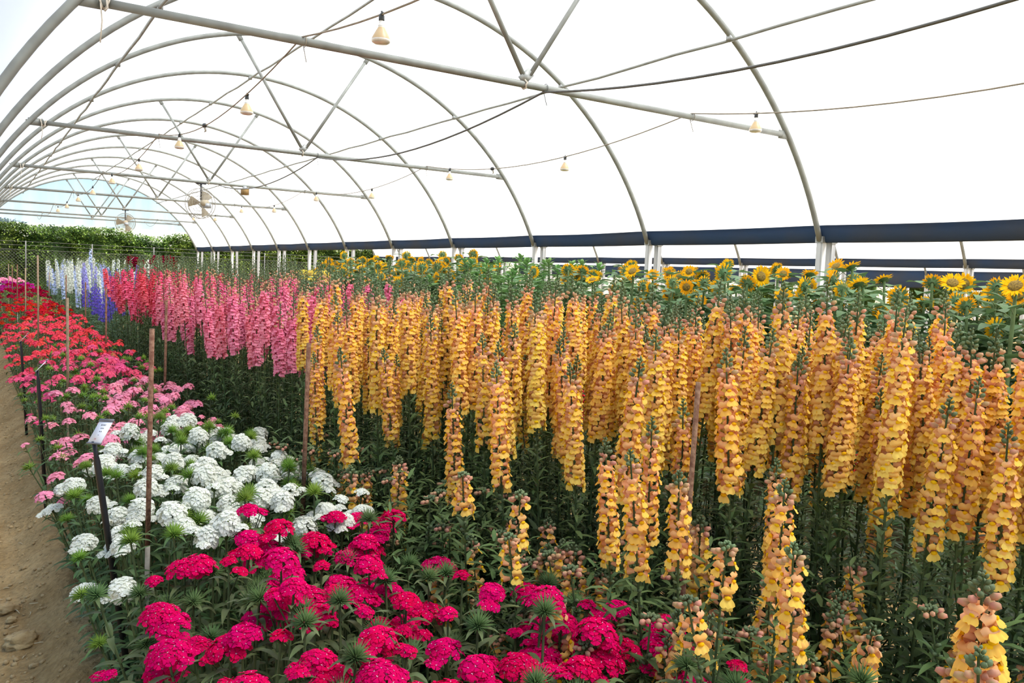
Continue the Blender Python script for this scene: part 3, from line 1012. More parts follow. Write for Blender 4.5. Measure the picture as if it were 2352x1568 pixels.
# ================================================================== SUNFLOWERS
def heart(g, base, d, L, W_, mat, droop, rg):
    """broad heart-shaped leaf"""
    d = Vector(d).normalized()
    h = Vector((d.x, d.y, 0)).normalized()
    side = Vector((-h.y, h.x, 0))
    el = math.asin(clamp(d.z, -1, 1))
    p = Vector(base)
    prof = [.25, .95, 1.0, .72, .38, .03]
    vs, fs = [], []
    n = len(prof) - 1
    for i, w in enumerate(prof):
        t = i / n
        e = el - droop * t
        dv = h * math.cos(e) + Vector((0, 0, math.sin(e)))
        nm = side.cross(dv) * -1
        ww = w * W_ / 2
        vs += [p - side * ww + nm * ww * .18, p, p + side * ww + nm * ww * .18]
        p = p + dv * (L / n)
    for i in range(n):
        a = i * 3
        fs += [(a, a + 1, a + 4, a + 3), (a + 1, a + 2, a + 5, a + 4)]
    g.add(vs, fs, mat)


def sunflower(h, tilt, seed, ray='sun_ray', bloom=True, lm='sun_leaf', hs=1.0):
    """tilt: angle of the head's face from straight up, towards +X"""
    rg = random.Random(seed)
    U = rg.uniform
    stem, leaves, rays, disc, sep = G(), G(), G(), G(), G()
    pts = [(0, 0, 0), (U(-.02, .02), U(-.02, .02), h * .4), (U(-.02, .02), U(-.02, .02), h * .8), (0, 0, h)]
    tube(stem, pts, [.013, .012, .010, .008], 'sun_stem', 6, cap=False)
    for i in range(46 if bloom else 56):
        t = .08 + .90 * (i + U(0, 1)) / (46 if bloom else 56)
        a = i * 2.4 + U(-.3, .3)
        L = lerp(.21, .11, t ** 2) * U(.8, 1.15) if bloom else lerp(.19, .10, t) * U(.8, 1.1)
        p = Vector((0, 0, h * t))
        q = p + Vector((math.cos(a) * L * .5, math.sin(a) * L * .5, L * .28))
        tube(leaves, [p, q], [.003, .002], 'sun_stem', 3, cap=False)
        heart(leaves, q, (math.cos(a), math.sin(a), .35), L, L * U(.85, 1.1), lm, U(.2, 1.2), rg)
    fdir = Vector((math.sin(tilt), 0, math.cos(tilt)))
    c = Vector((0, 0, h)) + fdir * .02
    tube(stem, [(0, 0, h - .01), tuple(c)], [.008, .012], 'sun_stem', 6, cap=False)
    H = T(c) @ fdir.to_track_quat('Z', 'X').to_matrix().to_4x4()
    if bloom:
        r = .033 * hs
        lathe(disc, [(.0001, .012 * hs), (r * .5, .011 * hs), (r * .9, .006 * hs), (r, -.002)], 'sun_disc', 14, H)
        lathe(sep, [(r * 1.02, 0), (r * .8, -.012), (.010, -.018)], 'sun_leaf', 10, H)
        for i in range(30):
            a = i * 2 * PI / 15 + (PI / 15 if i >= 15 else 0) + U(-.08, .08)
            L = .040 * hs * U(.85, 1.15)
            e = U(-.05, .35) + (.12 if i >= 15 else 0)
            g2 = G()
            blade(g2, (math.cos(a) * r * .9, math.sin(a) * r * .9, 0), (math.cos(a), math.sin(a), math.tan(e)), L, .015 * hs, ray, U(-.2, .6), 3, .2)
            rays.merge(g2, H)
        for i in range(14):
            a = i * 2 * PI / 14 + U(-.1, .1)
            g2 = G()
            blade(g2, (math.cos(a) * r * .7, math.sin(a) * r * .7, -.012), (math.cos(a), math.sin(a), -.15), .034 * hs * U(.8, 1.2), .016 * hs, lm, U(-.6, .2), 2, .2)
            sep.merge(g2, H)
    else:
        for i in range(12):
            a = i * 2.4
            blade(sep, (0, 0, h - .006 * i), (math.cos(a), math.sin(a), 1.2 - i * .09), (.07 + .005 * i) * U(.8, 1.15), .04, 'sun_leaf_fresh', U(.1, .7), 3)
    out = dict(stem=stem, leaves=leaves)
    if bloom: out.update(petals=rays, seed_disc=disc, green_bracts=sep)
    else: out.update(leaf_tip=sep)
    return meshes('sunflower', out)


SUN = [sunflower(1.46, t, 800 + i, hs=s) for i, (t, s) in enumerate(((.5, .92), (.9, .98), (1.2, .85), (1.45, 1.0), (1.7, .85)))]
GRN = [sunflower(1.52, 0, 830 + i, bloom=False, lm='sun_leaf_fresh') for i in range(3)]
PALE = [sunflower(1.30, 1.0, 850, ray='sun_ray_pale', hs=1.3)]
row = 0
y = 1.75
while y < 12.6:
    row += 1
    for c in range(5):
        x = 4.20 + c * .25 + rnd(-.09, .09) + (.15 if row % 2 else 0)
        yy = y + rnd(-.09, .09)
        if not seen(x, yy, 1.5, 120): continue
        green = 6.25 < yy < 8.1
        k = rnd(.88, 1.07) + (.06 if yy > 8.2 and c > 0 and random.random() < .6 else 0) + (.015 * c) - (.03 if yy < 3.2 else 0)
        # most heads look away from the photographer or sideways, a few look back
        az = R(rnd(15, 110)) if random.random() < .72 else R(rnd(170, 260))
        M = T((x, yy, .08)) @ RZ(az) @ S(k)
        if green:
            M = M @ S(rnd(.95, 1.02))
            put('leafy_sunflower', random.choice(GRN), M, f'leafy sunflower without blossom, {nth(c + 1)} from the flower beds in {nth(row)} sunflower row', 'sunflower', 'sunflowers not yet in bloom')
        else:
            put('sunflower', random.choice(SUN), M, f'yellow sunflower in bloom, {nth(c + 1)} from the flower beds in {nth(row)} sunflower row', 'sunflower', 'sunflowers in bloom')
    y += .23
for i in range(7):
    M = T((3.6 + rnd(0, .5), 10.0 + i * .32, .08)) @ RZ(R(rnd(180, 260))) @ S(1.05)
    put('pale_sunflower', PALE[0], M, f'pale lemon sunflower, {nth(i + 1)} of the few behind the pink snapdragons', 'sunflower', 'pale lemon sunflowers')

# ================================================================== GROUND
def bedz(x, y):
    n = noise.noise(Vector((x * 1.3, y * .7, 0)))
    z = 0.0
    z += .10 * smooth((x - .14) / .22) * (1 - smooth((x - 1.02) / .16))
    z += .10 * smooth((x - 1.20) / .14) * (1 - smooth((x - 2.25) / .2))
    z += .08 * smooth((x - 2.65) / .2) * (1 - smooth((x - 3.75) / .2))
    z += .08 * smooth((x - 4.05) / .2) * (1 - smooth((x - 6.0) / .25))
    if -1 < x < .55 and y < 16:
        rut = -.018 * math.exp(-((x - .04) / .09) ** 2)
        f = noise.fractal(Vector((x * 9, y * 9, 1.7)), 1.0, 2.0, 5)
        f2 = noise.noise(Vector((x * 28, y * 28, 4.1)))
        z += rut + .013 * f + .014 * max(0, f2 - .12) + .01 * n
    return z


xs = [-30, -12, -6, -3, -1.5, -1] + [-.8 + i * .022 for i in range(62)] + [.6, .75, .9, 1.0, 1.08, 1.15, 1.22, 1.3, 1.38, 1.6, 2.0, 2.2, 2.3, 2.45, 2.6, 2.75, 2.9, 3.3, 3.6, 3.75, 3.9, 4.05, 4.2, 4.5, 5.5, 6.0, 6.2, 7, 9, 12, 16, 22, 30, 60]
ys = [-6, -2, 0, 1, 1.6] + [2.0 + i * .022 for i in range(250)] + [7.5 + .06 * i for i in range(1, 110)] + [14.6, 16, 18, 22, 26, 30, 36, 45, 60, 90]
g = G()
g.add([(x, y, bedz(x, y)) for y in ys for x in xs], [(j * len(xs) + i, j * len(xs) + i + 1, (j + 1) * len(xs) + i + 1, (j + 1) * len(xs) + i) for j in range(len(ys) - 1) for i in range(len(xs) - 1)], 'soil')
structure('floor', g, label='bare tan soil path and raised planting beds')


def clod(r, seed, flat=.7):
    g = G()
    def fn(u, v):
        a, b = 2 * PI * u, PI * v
        d = Vector((math.sin(b) * math.cos(a), math.sin(b) * math.sin(a), math.cos(b)))
        k = 1 + .34 * noise.noise(d * 1.7 + Vector((seed, 0, 0))) + .22 * noise.noise(d * 4 + Vector((seed, 3, 0))) + .11 * noise.noise(d * 13 + Vector((seed, 3, 0)))
        p = d * r * k
        p.z *= flat
        return p
    return grid(fn, 28, 18, 'clod', g, wrap=True)


for x, y, r, sx, sd, lab in ((.135, 3.74, .048, 1.35, 3, 'large clod of dry earth lying on the dirt path at the lower corner'),
                             (.095, 4.14, .035, 1.35, 8, 'flat-topped earth clod on the path just past the large one'),
                             (.110, 3.99, .020, 1.0, 15, 'small round earth clod between the two bigger clods'),
                             (.17, 3.50, .014, 1.2, 21, 'little crumb of earth beside the large clod')):
    thing('earth_clod', clod(r, sd), lab, 'clod', 'earth clods on the path', T((x, y, bedz(x, y) + r * .42)) @ Matrix.Diagonal((sx, 1, 1, 1)))
cr = Bake()
crumbs = [clod(.01, 31 + i) for i in range(3)]
for c_ in crumbs:
    pass
small = []
for i in range(3):
    g = G()
    ellipsoid(g, (0, 0, 0), (1, .8, .6), 'clod', 6, 4)
    for j, p in enumerate(g.v):
        k = 1 + .3 * noise.noise(Vector(p) * 2 + Vector((i * 5, 0, 0)))
        g.v[j] = tuple(Vector(p) * k)
    small.append(g)
for i in range(2400):
    x, y = rnd(-.2, .30), 2.4 + 11 * random.random() ** 1.6
    r = .003 + .013 * random.random() ** 3.5
    cr.add(random.choice(small), T((x, y, bedz(x, y) + r * .3)) @ RZ(rnd(0, 6)) @ S(r))
cr.make('soil_crumbs', 'loose crumbs of dry soil scattered over the path')
for i in range(26):
    x, y = rnd(-.02, .24), 3.0 + 6 * random.random() ** 1.3
    L = rnd(.02, .06)
    g = G()
    tube(g, [(-L / 2, 0, 0), (0, rnd(-.006, .006), .002), (L / 2, 0, 0)], [.0018, .0024, .0016], 'straw', 5)
    thing('straw_piece', g, 'short piece of pale straw lying on the dirt path', 'straw', 'straw on the dirt path', T((x, y, bedz(x, y) + .004)) @ RZ(rnd(0, 3.1)))

# ================================================================== STAKES AND PLANT SIGNS
def stake(x, y, z, r, kind, lab, lean=0.0, name='metal_stake'):
    o = G()
    tube(o, [(0, 0, -.15), (0, 0, (z + 0) * .44)], r * .98, 'stake_grey' if kind == 'rust' else 'stake_tan', 10)
    p = G()
    tube(p, [(0, 0, z * .44), (0, 0, z * .7), (0, 0, z)], [r, r, r * 1.01], 'rust' if kind == 'rust' else 'stake_tan', 10)
    return thing(name, o, lab, 'stake', 'garden stakes', T((x, y, .02)) @ Matrix.Rotation(lean, 4, 'Y'), [('rusty_top' if kind == 'rust' else 'upper_shaft', p)])


stake(.47, 2.94, 1.31, .0085, 'rust', 'rusty pipe stake standing among the white sweet williams', .012)
stake(1.03, 3.02, 1.25, .0085, 'rust', 'rust-brown pipe stake at the snapdragon side of the white sweet williams', .015)
stake(1.04, 5.83, 1.28, .0085, 'rust', 'thin rusty stake between the pale pink heads and the dark snapdragon leaves', .008)
stake(.49, 5.97, 1.28, .0085, 'tan', 'weathered tan stake amid the pale pink sweet williams', -.006, 'wooden_stake')
stake(.98, 8.28, 1.28, .0085, 'rust', 'rusty stake beside the coral heads below the violet delphiniums')
stake(.50, 9.24, 1.55, .0085, 'tan', 'tall thin tan stake in the middle of the coral heads', -.004, 'wooden_stake')
stake(1.47, 1.45, 1.29, .0068, 'rust', 'short rust-speckled stake rising among the yellow-orange snapdragons', .02)
stake(1.12, 11.4, 1.25, .0085, 'rust', 'rusty stake in front of the lowest violet delphiniums')
stake(1.14, 14.3, 1.28, .0085, 'rust', 'rusty stake past the lowest violet delphiniums')
stake(.55, 13.0, 1.38, .0085, 'tan', 'tan stake among the deep red heads, first past the coral ones', 0, 'wooden_stake')
stake(.56, 16.0, 1.40, .0085, 'rust', 'rusty stake among the deep red heads, near the crimson ones')
stake(.58, 19.0, 1.35, .0085, 'rust', 'rusty stake among the crimson heads')
stake(.60, 22.0, 1.35, .0085, 'tan', 'tan stake where crimson gives way to violet heads', 0, 'wooden_stake')
stake(1.15, 18.0, 1.25, .0085, 'tan', 'tan stake in front of the white delphiniums', 0, 'wooden_stake')
stake(1.55, 3.95, 1.02, .0085, 'rust', 'half-hidden rusty stake between yellow and pink snapdragons')


def sign(x, y, zt, yawd, w, lab, text=True, lean=.10):
    post = G()
    tube(post, [(0, 0, -.1), (0, 0, zt * .93), (0, 0, zt * .95), (0, 0, zt)], [.0105, .0105, .0075, .0075], 'plastic_black', 10)
    card = G()
    wx, ly = Vector((.0325, -.049, 0)).normalized(), Vector((.0334, .022, .0416)).normalized()
    wz = wx.cross(ly)
    M = T((0, 0, zt + .002)) @ RZ(yawd) @ Matrix(((wx.x, ly.x, wz.x, 0), (wx.y, ly.y, wz.y, 0), (wx.z, ly.z, wz.z, 0), (0, 0, 0, 1))) @ T((.008, -.004, 0)) @ S(.80)
    box(card, (0, 0.045 * w, 0), (.075 * w, .105 * w, .003), 'card_white', M)
    hold = G()
    box(hold, (0, .098 * w, .001), (.080 * w, .012 * w, .006), 'card_grey', M)
    box(hold, (0, -.008 * w, .001), (.080 * w, .006 * w, .006), 'card_grey', M)
    o = thing('plant_sign', post, lab, 'sign', 'plant signs along the path', T((x, y, .03)) @ Matrix.Rotation(lean * -1, 4, 'Y'), [('white_card', card), ('card_holder', hold)])
    if text:
        ink = G()
        # rows of small dark print across the card, the lowest one reddish
        for ry, segs, h_, m_ in ((.076, ((-.012, .004), (-.004, .003), (.004, .004), (.011, .002)), .007, 'ink'), (.061, ((-.006, .003), (.001, .004), (.008, .003)), .005, 'ink'),
                                 (.046, ((-.004, .004), (.005, .004)), .005, 'ink'), (.030, ((-.001, .006),), .0015, 'ink'), (.012, ((-.010, .002), (-.004, .003)), .006, 'ink_red')):
            for sx, sw in segs:
                box(ink, (sx, ry, .0019), (sw, h_, .0006), m_, M)
        for ch in o.children:
            if ch.name.startswith('white_card'): link('printed_text', ink.mesh('printed_text', False), ch)
    return o


sign(.435, 2.93, .945, 0.0, 1.0, 'black plant sign with printed white card at the path edge of the white heads', True, .13)
sign(.33, 5.40, .88, R(-40), 1.0, 'black plant sign seen edge-on by the pale pink heads', False, .05)
sign(.335, 7.75, .84, R(-40), 1.0, 'black plant sign post low among the hot pink heads', False, .05)
sign(.34, 16.5, .98, R(-30), 1.2, 'small white tag on black post by the deep red heads', False, .05)
sign(2.3, 16.2, 1.52, R(-40), 1.2, 'white tag poking out above the delphiniums', False, .0)

# ================================================================== THE TUNNEL
def arc_pts(xc, n=48, r=HR, zlow=2.02):
    a0 = math.asin((zlow - HZ) / r)
    return [(xc + r * math.cos(lerp(PI - a0, a0, i / n)), HZ + r * math.sin(lerp(PI - a0, a0, i / n))) for i in range(n + 1)]


def roof(xc, y0, y1, name, lab, ny=None):
    a = arc_pts(xc, 56, HR + .034, 2.165)
    ny = ny or int((y1 - y0) / .24)
    g = G()
    vs = []
    for j in range(ny + 1):
        y = lerp(y0, y1, j / ny)
        ph = ((y - Y1) / BAY) % 1.0
        sag = -.028 * math.sin(PI * ph)
        for i, (x, z) in enumerate(a):
            n = Vector((x - xc, 0, z - HZ)).normalized()
            w = .012 * noise.noise(Vector((i * .25, y * .9, xc))) + sag
            vs.append((x + n.x * w, y, z + n.z * w))
    w_ = len(a)
    g.add(vs, [(j * w_ + i, j * w_ + i + 1, (j + 1) * w_ + i + 1, (j + 1) * w_ + i) for j in range(ny) for i in range(w_ - 1)], 'film_roof')
    return structure(name, g, label=lab)


YN = [Y1 + BAY * k for k in range(-3, 12)]     # hoops: three behind the photographer's view, twelve in it
YEND = YN[-1]
roof(XC, YN[0] - .2, YEND, 'ceiling', 'milky white polythene film stretched over the hoops')
for k in range(1, 4):
    roof(XC + PITCH * k, YN[0] - 6, YEND, f'ceiling_neighbor_{["", "one", "two", "three"][k]}', f'white polythene roof of the {nth(k)} neighbouring tunnel')

# end wall film, closed down to the last tie bar
g = G()
a0 = math.asin((2.70 - HZ) / HR)
rim = [(XC + (HR + .02) * math.cos(lerp(PI - a0, a0, i / 40)), HZ + (HR + .02) * math.sin(lerp(PI - a0, a0, i / 40))) for i in range(41)]
vs = []
for j in range(15):
    t = j / 14
    for i, (x, z) in enumerate(rim):
        zz = lerp(2.68 + .02 * math.sin(i * 1.3), z, t)
        vs.append((x, YEND + .03 + .03 * noise.noise(Vector((i * .6, t * 1.2, 0))) * math.sin(PI * t), zz))
g.add(vs, [(j * 41 + i, j * 41 + i + 1, (j + 1) * 41 + i + 1, (j + 1) * 41 + i) for j in range(14) for i in range(40)], 'film_end')
structure('wall_end', g, label='thin clear plastic sheet hung from the last hoop')

hoop_mesh = G(); tube(hoop_mesh, [(x, 0, z) for x, z in arc_pts(0, 60)], .027, 'galvanised', 10)
HM = hoop_mesh.mesh('hoop_pipe')
pg = G(); box(pg, (0, 0, 1.0), (.055, .07, 2.06), 'post_white'); box(pg, (.0, 0, 1.0), (.075, .04, 2.06), 'post_white')
PM = pg.mesh('side_post', False)
cg = G(); box(cg, (0, 0, 2.03), (.085, .085, .06), 'bracket_steel')
KM = cg.mesh('post_cap', False)
dx = arc_pts(0)[-1][0]
for t in range(0, 4):
    for k, y in enumerate(YN):
        if t == 0:
            if k < 3: lab = f'curved galvanised pipe hoop overhead, {nth(3 - k)} before the first hoop in view'
            else: lab = f'curved galvanised pipe hoop of the tunnel, {nth(k - 2)} from the camera'
        else:
            if y < 3: continue
            lab = f'hoop of the {nth(t)} tunnel next door, {nth(k - 2)} from the camera'
        o = thing('tunnel_hoop', HM, lab, 'hoop', 'hoops of the tunnel' if t == 0 else 'hoops of the neighbouring tunnels', T((XC + PITCH * t, y, 0)))
        for s in (-1, 1):
            p = link('side_post', PM, o); p.location = (s * (dx + .03), 0, 0)
            q = link('post_cap', KM, p)

# tie bars with V struts on every second hoop
def tie(k, y, last=False):
    xl, xr, zb = .52, 6.19, 2.943
    g = G()
    tube(g, [(xl + .05, 0, zb), (xr - .05, 0, zb)], .0255, 'galvanised', 10)
    for xe, s in ((xl, -1), (xr, 1)):
        box(g, (xe + s * .0, 0, zb), (.14, .012, .075), 'galvanised')
        tube(g, [(xe + s * .05, 0, zb), (xe + s * .13, 0, zb + .03)], .010, 'bracket_steel', 6)
    parts = []
    for s in (-1, 1):
        p = G()
        tube(p, [(XC + s * .03, 0, zb + .07), (XC + s * .76, 0, 4.15)], .0195, 'galvanised', 8)
        M = T((XC + s * .79, 0, 4.19)) @ Matrix.Rotation(s * math.atan2(.73, 1.14), 4, 'Y')
        box(p, (0, 0, 0), (.055, .012, .10), 'galvanised', M)
        parts.append(('strut', p))
    c = G()
    box(c, (XC, 0, zb + .06), (.07, .03, .10), 'bracket_steel', T((XC, 0, zb + .06)) @ Matrix.Rotation(.785, 4, 'Y') @ T((-XC, 0, -zb - .06)))
    tube(c, [(XC - .02, 0, zb - .034)] + [(XC - .02 + .012 * (i % 2), .033 * math.sin(a), zb - .033 * math.cos(a)) for i, a in enumerate([j * PI / 5 for j in range(11)])], .007, 'twine', 5)
    parts.append(('center_clamp', c))
    if k < 4:
        w = G()
        tube(w, [(xl + .06, .03, zb + .05), (xl + .05, -.03, zb), (xl + .055, -.03, zb - .06), (xl + .06, -.02, zb - .10), (xl + .05, -.03, zb - .17 - .05 * (k == 0))], .004, 'twine', 5)
        tube(w, [(xl + .08, -.032, zb + .02), (xl + .085, -.034, zb - .03), (xl + .07, -.03, zb - .05)], .006, 'twine', 5)
        tube(w, [(xl + .07 + .03 * math.cos(a * .5), .034 * math.sin(a), zb + .034 * math.cos(a)) for a in [j * PI / 4 for j in range(17)]], .005, 'twine', 5)
        parts.append(('twine', w))
    lab = f'horizontal galvanised tie bar with V-shaped struts, {nth(k + 1)} from the camera' if not last else 'tie bar closing the far end of the tunnel'
    return thing('tie_bar', g, lab, 'tie bar', 'tie bars', T((0, y, 0)), parts)


BARS = [Y1 + 2 * BAY * k for k in range(6)]
for k, y in enumerate(BARS): tie(k, y)
tie(6, YEND, True)


def long_pipe(x, z, r, lab):
    g = G()
    n = 60
    tube(g, [(x + .006 * math.sin(i * 1.7), lerp(YN[0], YEND, i / n), z + .006 * math.sin(i * 2.3)) for i in range(n + 1)], r, 'galvanised', 8)
    c = G()
    for y in YN:
        box(c, (x, y, z + .012), (.05, .045, .05), 'bracket_steel')
    thing('purlin', g, lab, 'purlin', 'purlins', None, [('hoop_clamps', c)])


long_pipe(1.29, 3.645, .0145, 'long purlin pipe under the hoops on the path side of the tunnel')
long_pipe(XC, 4.262, .0145, 'long ridge purlin pipe along the top of the tunnel')
long_pipe(5.42, 3.645, .0145, 'long purlin pipe under the hoops on the sunflower side of the tunnel')

# cords with reflector lamps
def cord(x, y0s, zb, sag, name, rad, mat, lab, cat, bars, sags=None):
    g = G()
    pts = []
    for a, b in zip(bars[:-1], bars[1:]):
        for i in range(16):
            t = i / 16
            pts.append((x + .01 * math.sin(b + t * 6), lerp(a, b, t), zb - sag * 4 * t * (1 - t)))
    pts.append((x, bars[-1], zb))
    tube(g, pts, rad, mat, 6)
    # wire ties at the bars
    w = G()
    for y in bars[1:-1]:
        tube(w, [(x + .01, y + .032 * math.cos(a), 2.943 + .032 * math.sin(a)) for a in [j * PI / 6 for j in range(13)]] + [(x + .02, y - .01, 2.82)], .003, 'cable_black' if mat == 'cable_black' else 'cord_tan', 5)
    return thing(name, g, lab, cat, 'cords strung through the tunnel', None, [('wire_ties', w)])


ALLB = [Y1 - 2 * BAY, Y1 - .0] + BARS[1:] + [YEND]
cord(1.70, None, 2.970, .20, 'lamp_cord', .0055, 'cord_tan', 'tan lamp cord looped from bar to bar on the path side', 'cord', ALLB)
cord(5.02, None, 2.970, .20, 'lamp_cord', .0055, 'cord_tan', 'tan lamp cord looped from bar to bar on the sunflower side', 'cord', ALLB)
cord(3.52, None, 2.915, .19, 'water_hose', .0085, 'cable_black', 'dark hose strung along the middle of the tunnel under the tie bars', 'hose', ALLB[:4])


def lamp_parts():
    sk = G()
    lathe(sk, [(.0001, .028), (.006, .026), (.007, .012), (.013, .008), (.018, -.004), (.019, -.03), (.017, -.034), (.0001, -.034)], 'socket_dark', 12)
    tube(sk, [(0, -.035, .006), (0, -.015, .004), (0, .015, .004), (0, .035, .006)], [.007, .010, .010, .007], 'socket_dark', 8)
    nk = G()
    lathe(nk, [(.0145, -.032), (.0155, -.055), (.021, -.060), (.022, -.066), (.020, -.070), (.022, -.076)], 'bulb_ring', 16)
    bl = G()
    lathe(bl, [(.021, -.074), (.028, -.085), (.045, -.115), (.057, -.138), (.060, -.150)], 'bulb_cream', 20)
    gl = G()
    lathe(gl, [(.060, -.149), (.0605, -.156), (.056, -.166), (.040, -.174), (.0001, -.178)], 'bulb_ring', 20)
    return sk, nk, bl, gl


sk, nk, bl, gl = [p.mesh(n_) for p, n_ in zip(lamp_parts(), ('lamp_socket', 'bulb_neck', 'bulb_reflector', 'bulb_face'))]


def cz(y):
    for a, b in zip(ALLB[:-1], ALLB[1:]):
        if a <= y <= b:
            t = (y - a) / (b - a)
            return 2.970 - .20 * 4 * t * (1 - t)
    return 2.970


i = 0
for x, y_start, side, n in ((1.70, 3.93, 'path', 9), (5.02, 4.43, 'sunflower', 9)):
    for k in range(n):
        y = y_start + BAY * 1.005 * k
        o = thing('hanging_lamp', sk, f'cream reflector lamp on the {side} side cord, {nth(k + 1)} from the camera', 'lamp', 'hanging reflector lamps', T((x, y, cz(y) - .003)) @ RZ(rnd(-.2, .2)) @ S(.80))
        b = link('bulb', bl, o)
        link('bulb_neck', nk, b); link('bulb_face', gl, b)
for x, y, z, s, sd, lab in ((1.70, 7.75, cz(7.75), 'path', 2, 'knotted cord splice hanging between two lamps on the path side'), (5.02, 8.3, cz(8.3), 'sunflower', 5, 'dark cord splice between two lamps on the sunflower side')):
    g = G()
    ellipsoid(g, (0, 0, 0), (.022, .035, .022), 'socket_dark', 8, 6)
    tube(g, [(0, -.01, -.015), (.006, -.02, -.05), (-.006, -.015, -.06)], [.010, .009, .004], 'cord_tan', 6)
    thing('cord_splice', g, lab, 'cord splice', None, T((x, y, z)))

# fans hung from tie bars
def fan(x, y, z, lab, rot):
    hang = G()
    tube(hang, [(0, 0, 2.93 - z), (0, 0, .0)], .016, 'plastic_black', 8)
    box(hang, (0, 0, 2.915 - z), (.16, .04, .02), 'plastic_black')
    rr = .255
    A = RZ(rot)
    cage = G()
    def ring(rad, yo, wr=.004):
        tube(cage, [A @ Vector((rad * math.cos(q), yo, rad * math.sin(q) - .06)) for q in [j * PI / 20 for j in range(41)]], wr, 'fan_cage', 4, cap=False)
    for rad, yo in ((rr, -.03), (rr, .06), (rr * .92, -.055), (rr * .8, -.07), (rr * .62, -.078), (rr * .42, -.08), (rr * .8, .085), (rr * .5, .10), (.06, -.082)): ring(rad, yo, rad == rr and .006 or .0026)
    for j in range(48):
        q = 2 * PI * j / 48
        tube(cage, [A @ Vector((r_ * math.cos(q), yo, r_ * math.sin(q) - .06)) for r_, yo in ((.06, -.082), (rr * .6, -.079), (rr * .92, -.055), (rr, -.03), (rr, .06), (rr * .8, .085), (.06, .105))], .0022, 'fan_cage', 3, cap=False)
    blades = []
    for j in range(3):
        q = 2 * PI * j / 3 + .95
        b = G()
        def fn(u, v):
            r_ = lerp(.035, .225, v)
            a = q + (u - .5) * lerp(.9, .85, v)
            return A @ Vector((r_ * math.cos(a), (u - .5) * .07, r_ * math.sin(a) - .06))
        grid(fn, 6, 5, 'fan_cream', b)
        def fn2(u, v):
            p = fn(u, v)
            return p + A @ Vector((0, .004, 0))
        grid(fn2, 6, 5, 'fan_cream', b)
        blades.append(('fan_blade', b))
    mo = G()
    M = A @ T((0, -.08, -.06)) @ Matrix.Rotation(PI / 2, 4, 'X')
    lathe(mo, [(.0001, .12), (.045, .115), (.055, .10), (.058, .02), (.050, .0), (.03, -.06), (.0001, -.07)], 'fan_cream', 16, M)
    mo2 = G()
    box(mo2, (.02, -.16, -.10), (.10, .09, .08), 'motor_grey', A)
    thing('ventilation_fan', hang, lab, 'fan', 'hanging fans', T((x, y, z)), [('wire_guard', cage), ('motor', mo), ('motor_box', mo2)] + blades)


fan(3.22, BARS[2] + .0, 2.64, 'cream caged fan hanging from the third tie bar', R(18))
fan(3.38, BARS[4] + .0, 2.64, 'smaller-looking caged fan hanging farther off under the fifth tie bar', R(-5))
g = G()
box(g, (0, 0, -.06), (.11, .09, .11), 'box_brown', RZ(.3))
g2 = G(); lathe(g2, [(.0001, .04), (.03, .035), (.045, .0), (.04, -.02)], 'motor_grey', 10)
g3 = G()
for j in range(3):
    xx = -.15 - j * .1
    tube(g3, [(xx, 0, .0), (xx - .02, 0, -.10), (xx + .01, 0, -.13), (xx + .03, 0, -.08), (xx + .02, 0, .0)], .004, 'cord_tan', 4)
tube(g3, [(-.5, 0, .0), (-.3, 0, -.02), (0, 0, .0)], .004, 'cord_tan', 4)
thing('junction_box', g, 'small brown junction box with dangling loops of cord under the third tie bar', 'junction box', None, T((3.95, BARS[2] - .02, 2.90)), [('box_cap', g2), ('cord_loops', g3)])

# rolled blue side curtains
def curtain(x, y0, y1, zt, zb_, lab, seed, lean=-.035):
    g, hem = G(), G()
    n = int((y1 - y0) / .16)
    vs = []
    prof = [(0, 1.0), (.018, .78), (.004, .55), (.022, .30), (.016, .06), (-.012, .0), (-.03, .06), (-.034, .5), (-.02, .97)]
    for i in range(n + 1):
        y = lerp(y0, y1, i / n)
        ph = ((y - Y1) / BAY) % 1.0
        w = .022 * noise.noise(Vector((y * .35, seed, 0)))
        sg = -.012 * math.sin(PI * ph) + w
        for dxx, t in prof:
            vs.append((x + lean * t + dxx * 1.0 + .006 * noise.noise(Vector((y * 1.7, t * 3, seed))), y, lerp(zb_ - .006 * math.sin(PI * ph), zt + sg, t)))
    m = len(prof)
    g.add(vs, [(i * m + k, i * m + (k + 1) % m, (i + 1) * m + (k + 1) % m, (i + 1) * m + k) for i in range(n) for k in range(m)], 'curtain_blue')
    pts = [(vs[i * m][0] - .012, vs[i * m][1], vs[i * m][2] + .006) for i in range(n + 1)]
    tube(hem, pts, .010, 'hem_white', 6)
    thing('side_curtain', g, lab, 'curtain', 'rolled side curtains', None, [('white_hem', hem)])


curtain(XC + dx + .055, YN[0], YEND, 2.180, 2.00, 'rolled dark blue side curtain under the film of this tunnel', 1.0)
curtain(XC + PITCH + dx + .055, YN[0] - 3, YEND, 2.20, 2.01, 'dark blue rolled curtain of the first tunnel next door', 4.0)
curtain(XC + 2 * PITCH + dx + .055, YN[0] - 3, YEND, 2.20, 1.70, 'deeper dark blue curtain of the second tunnel next door', 9.0)

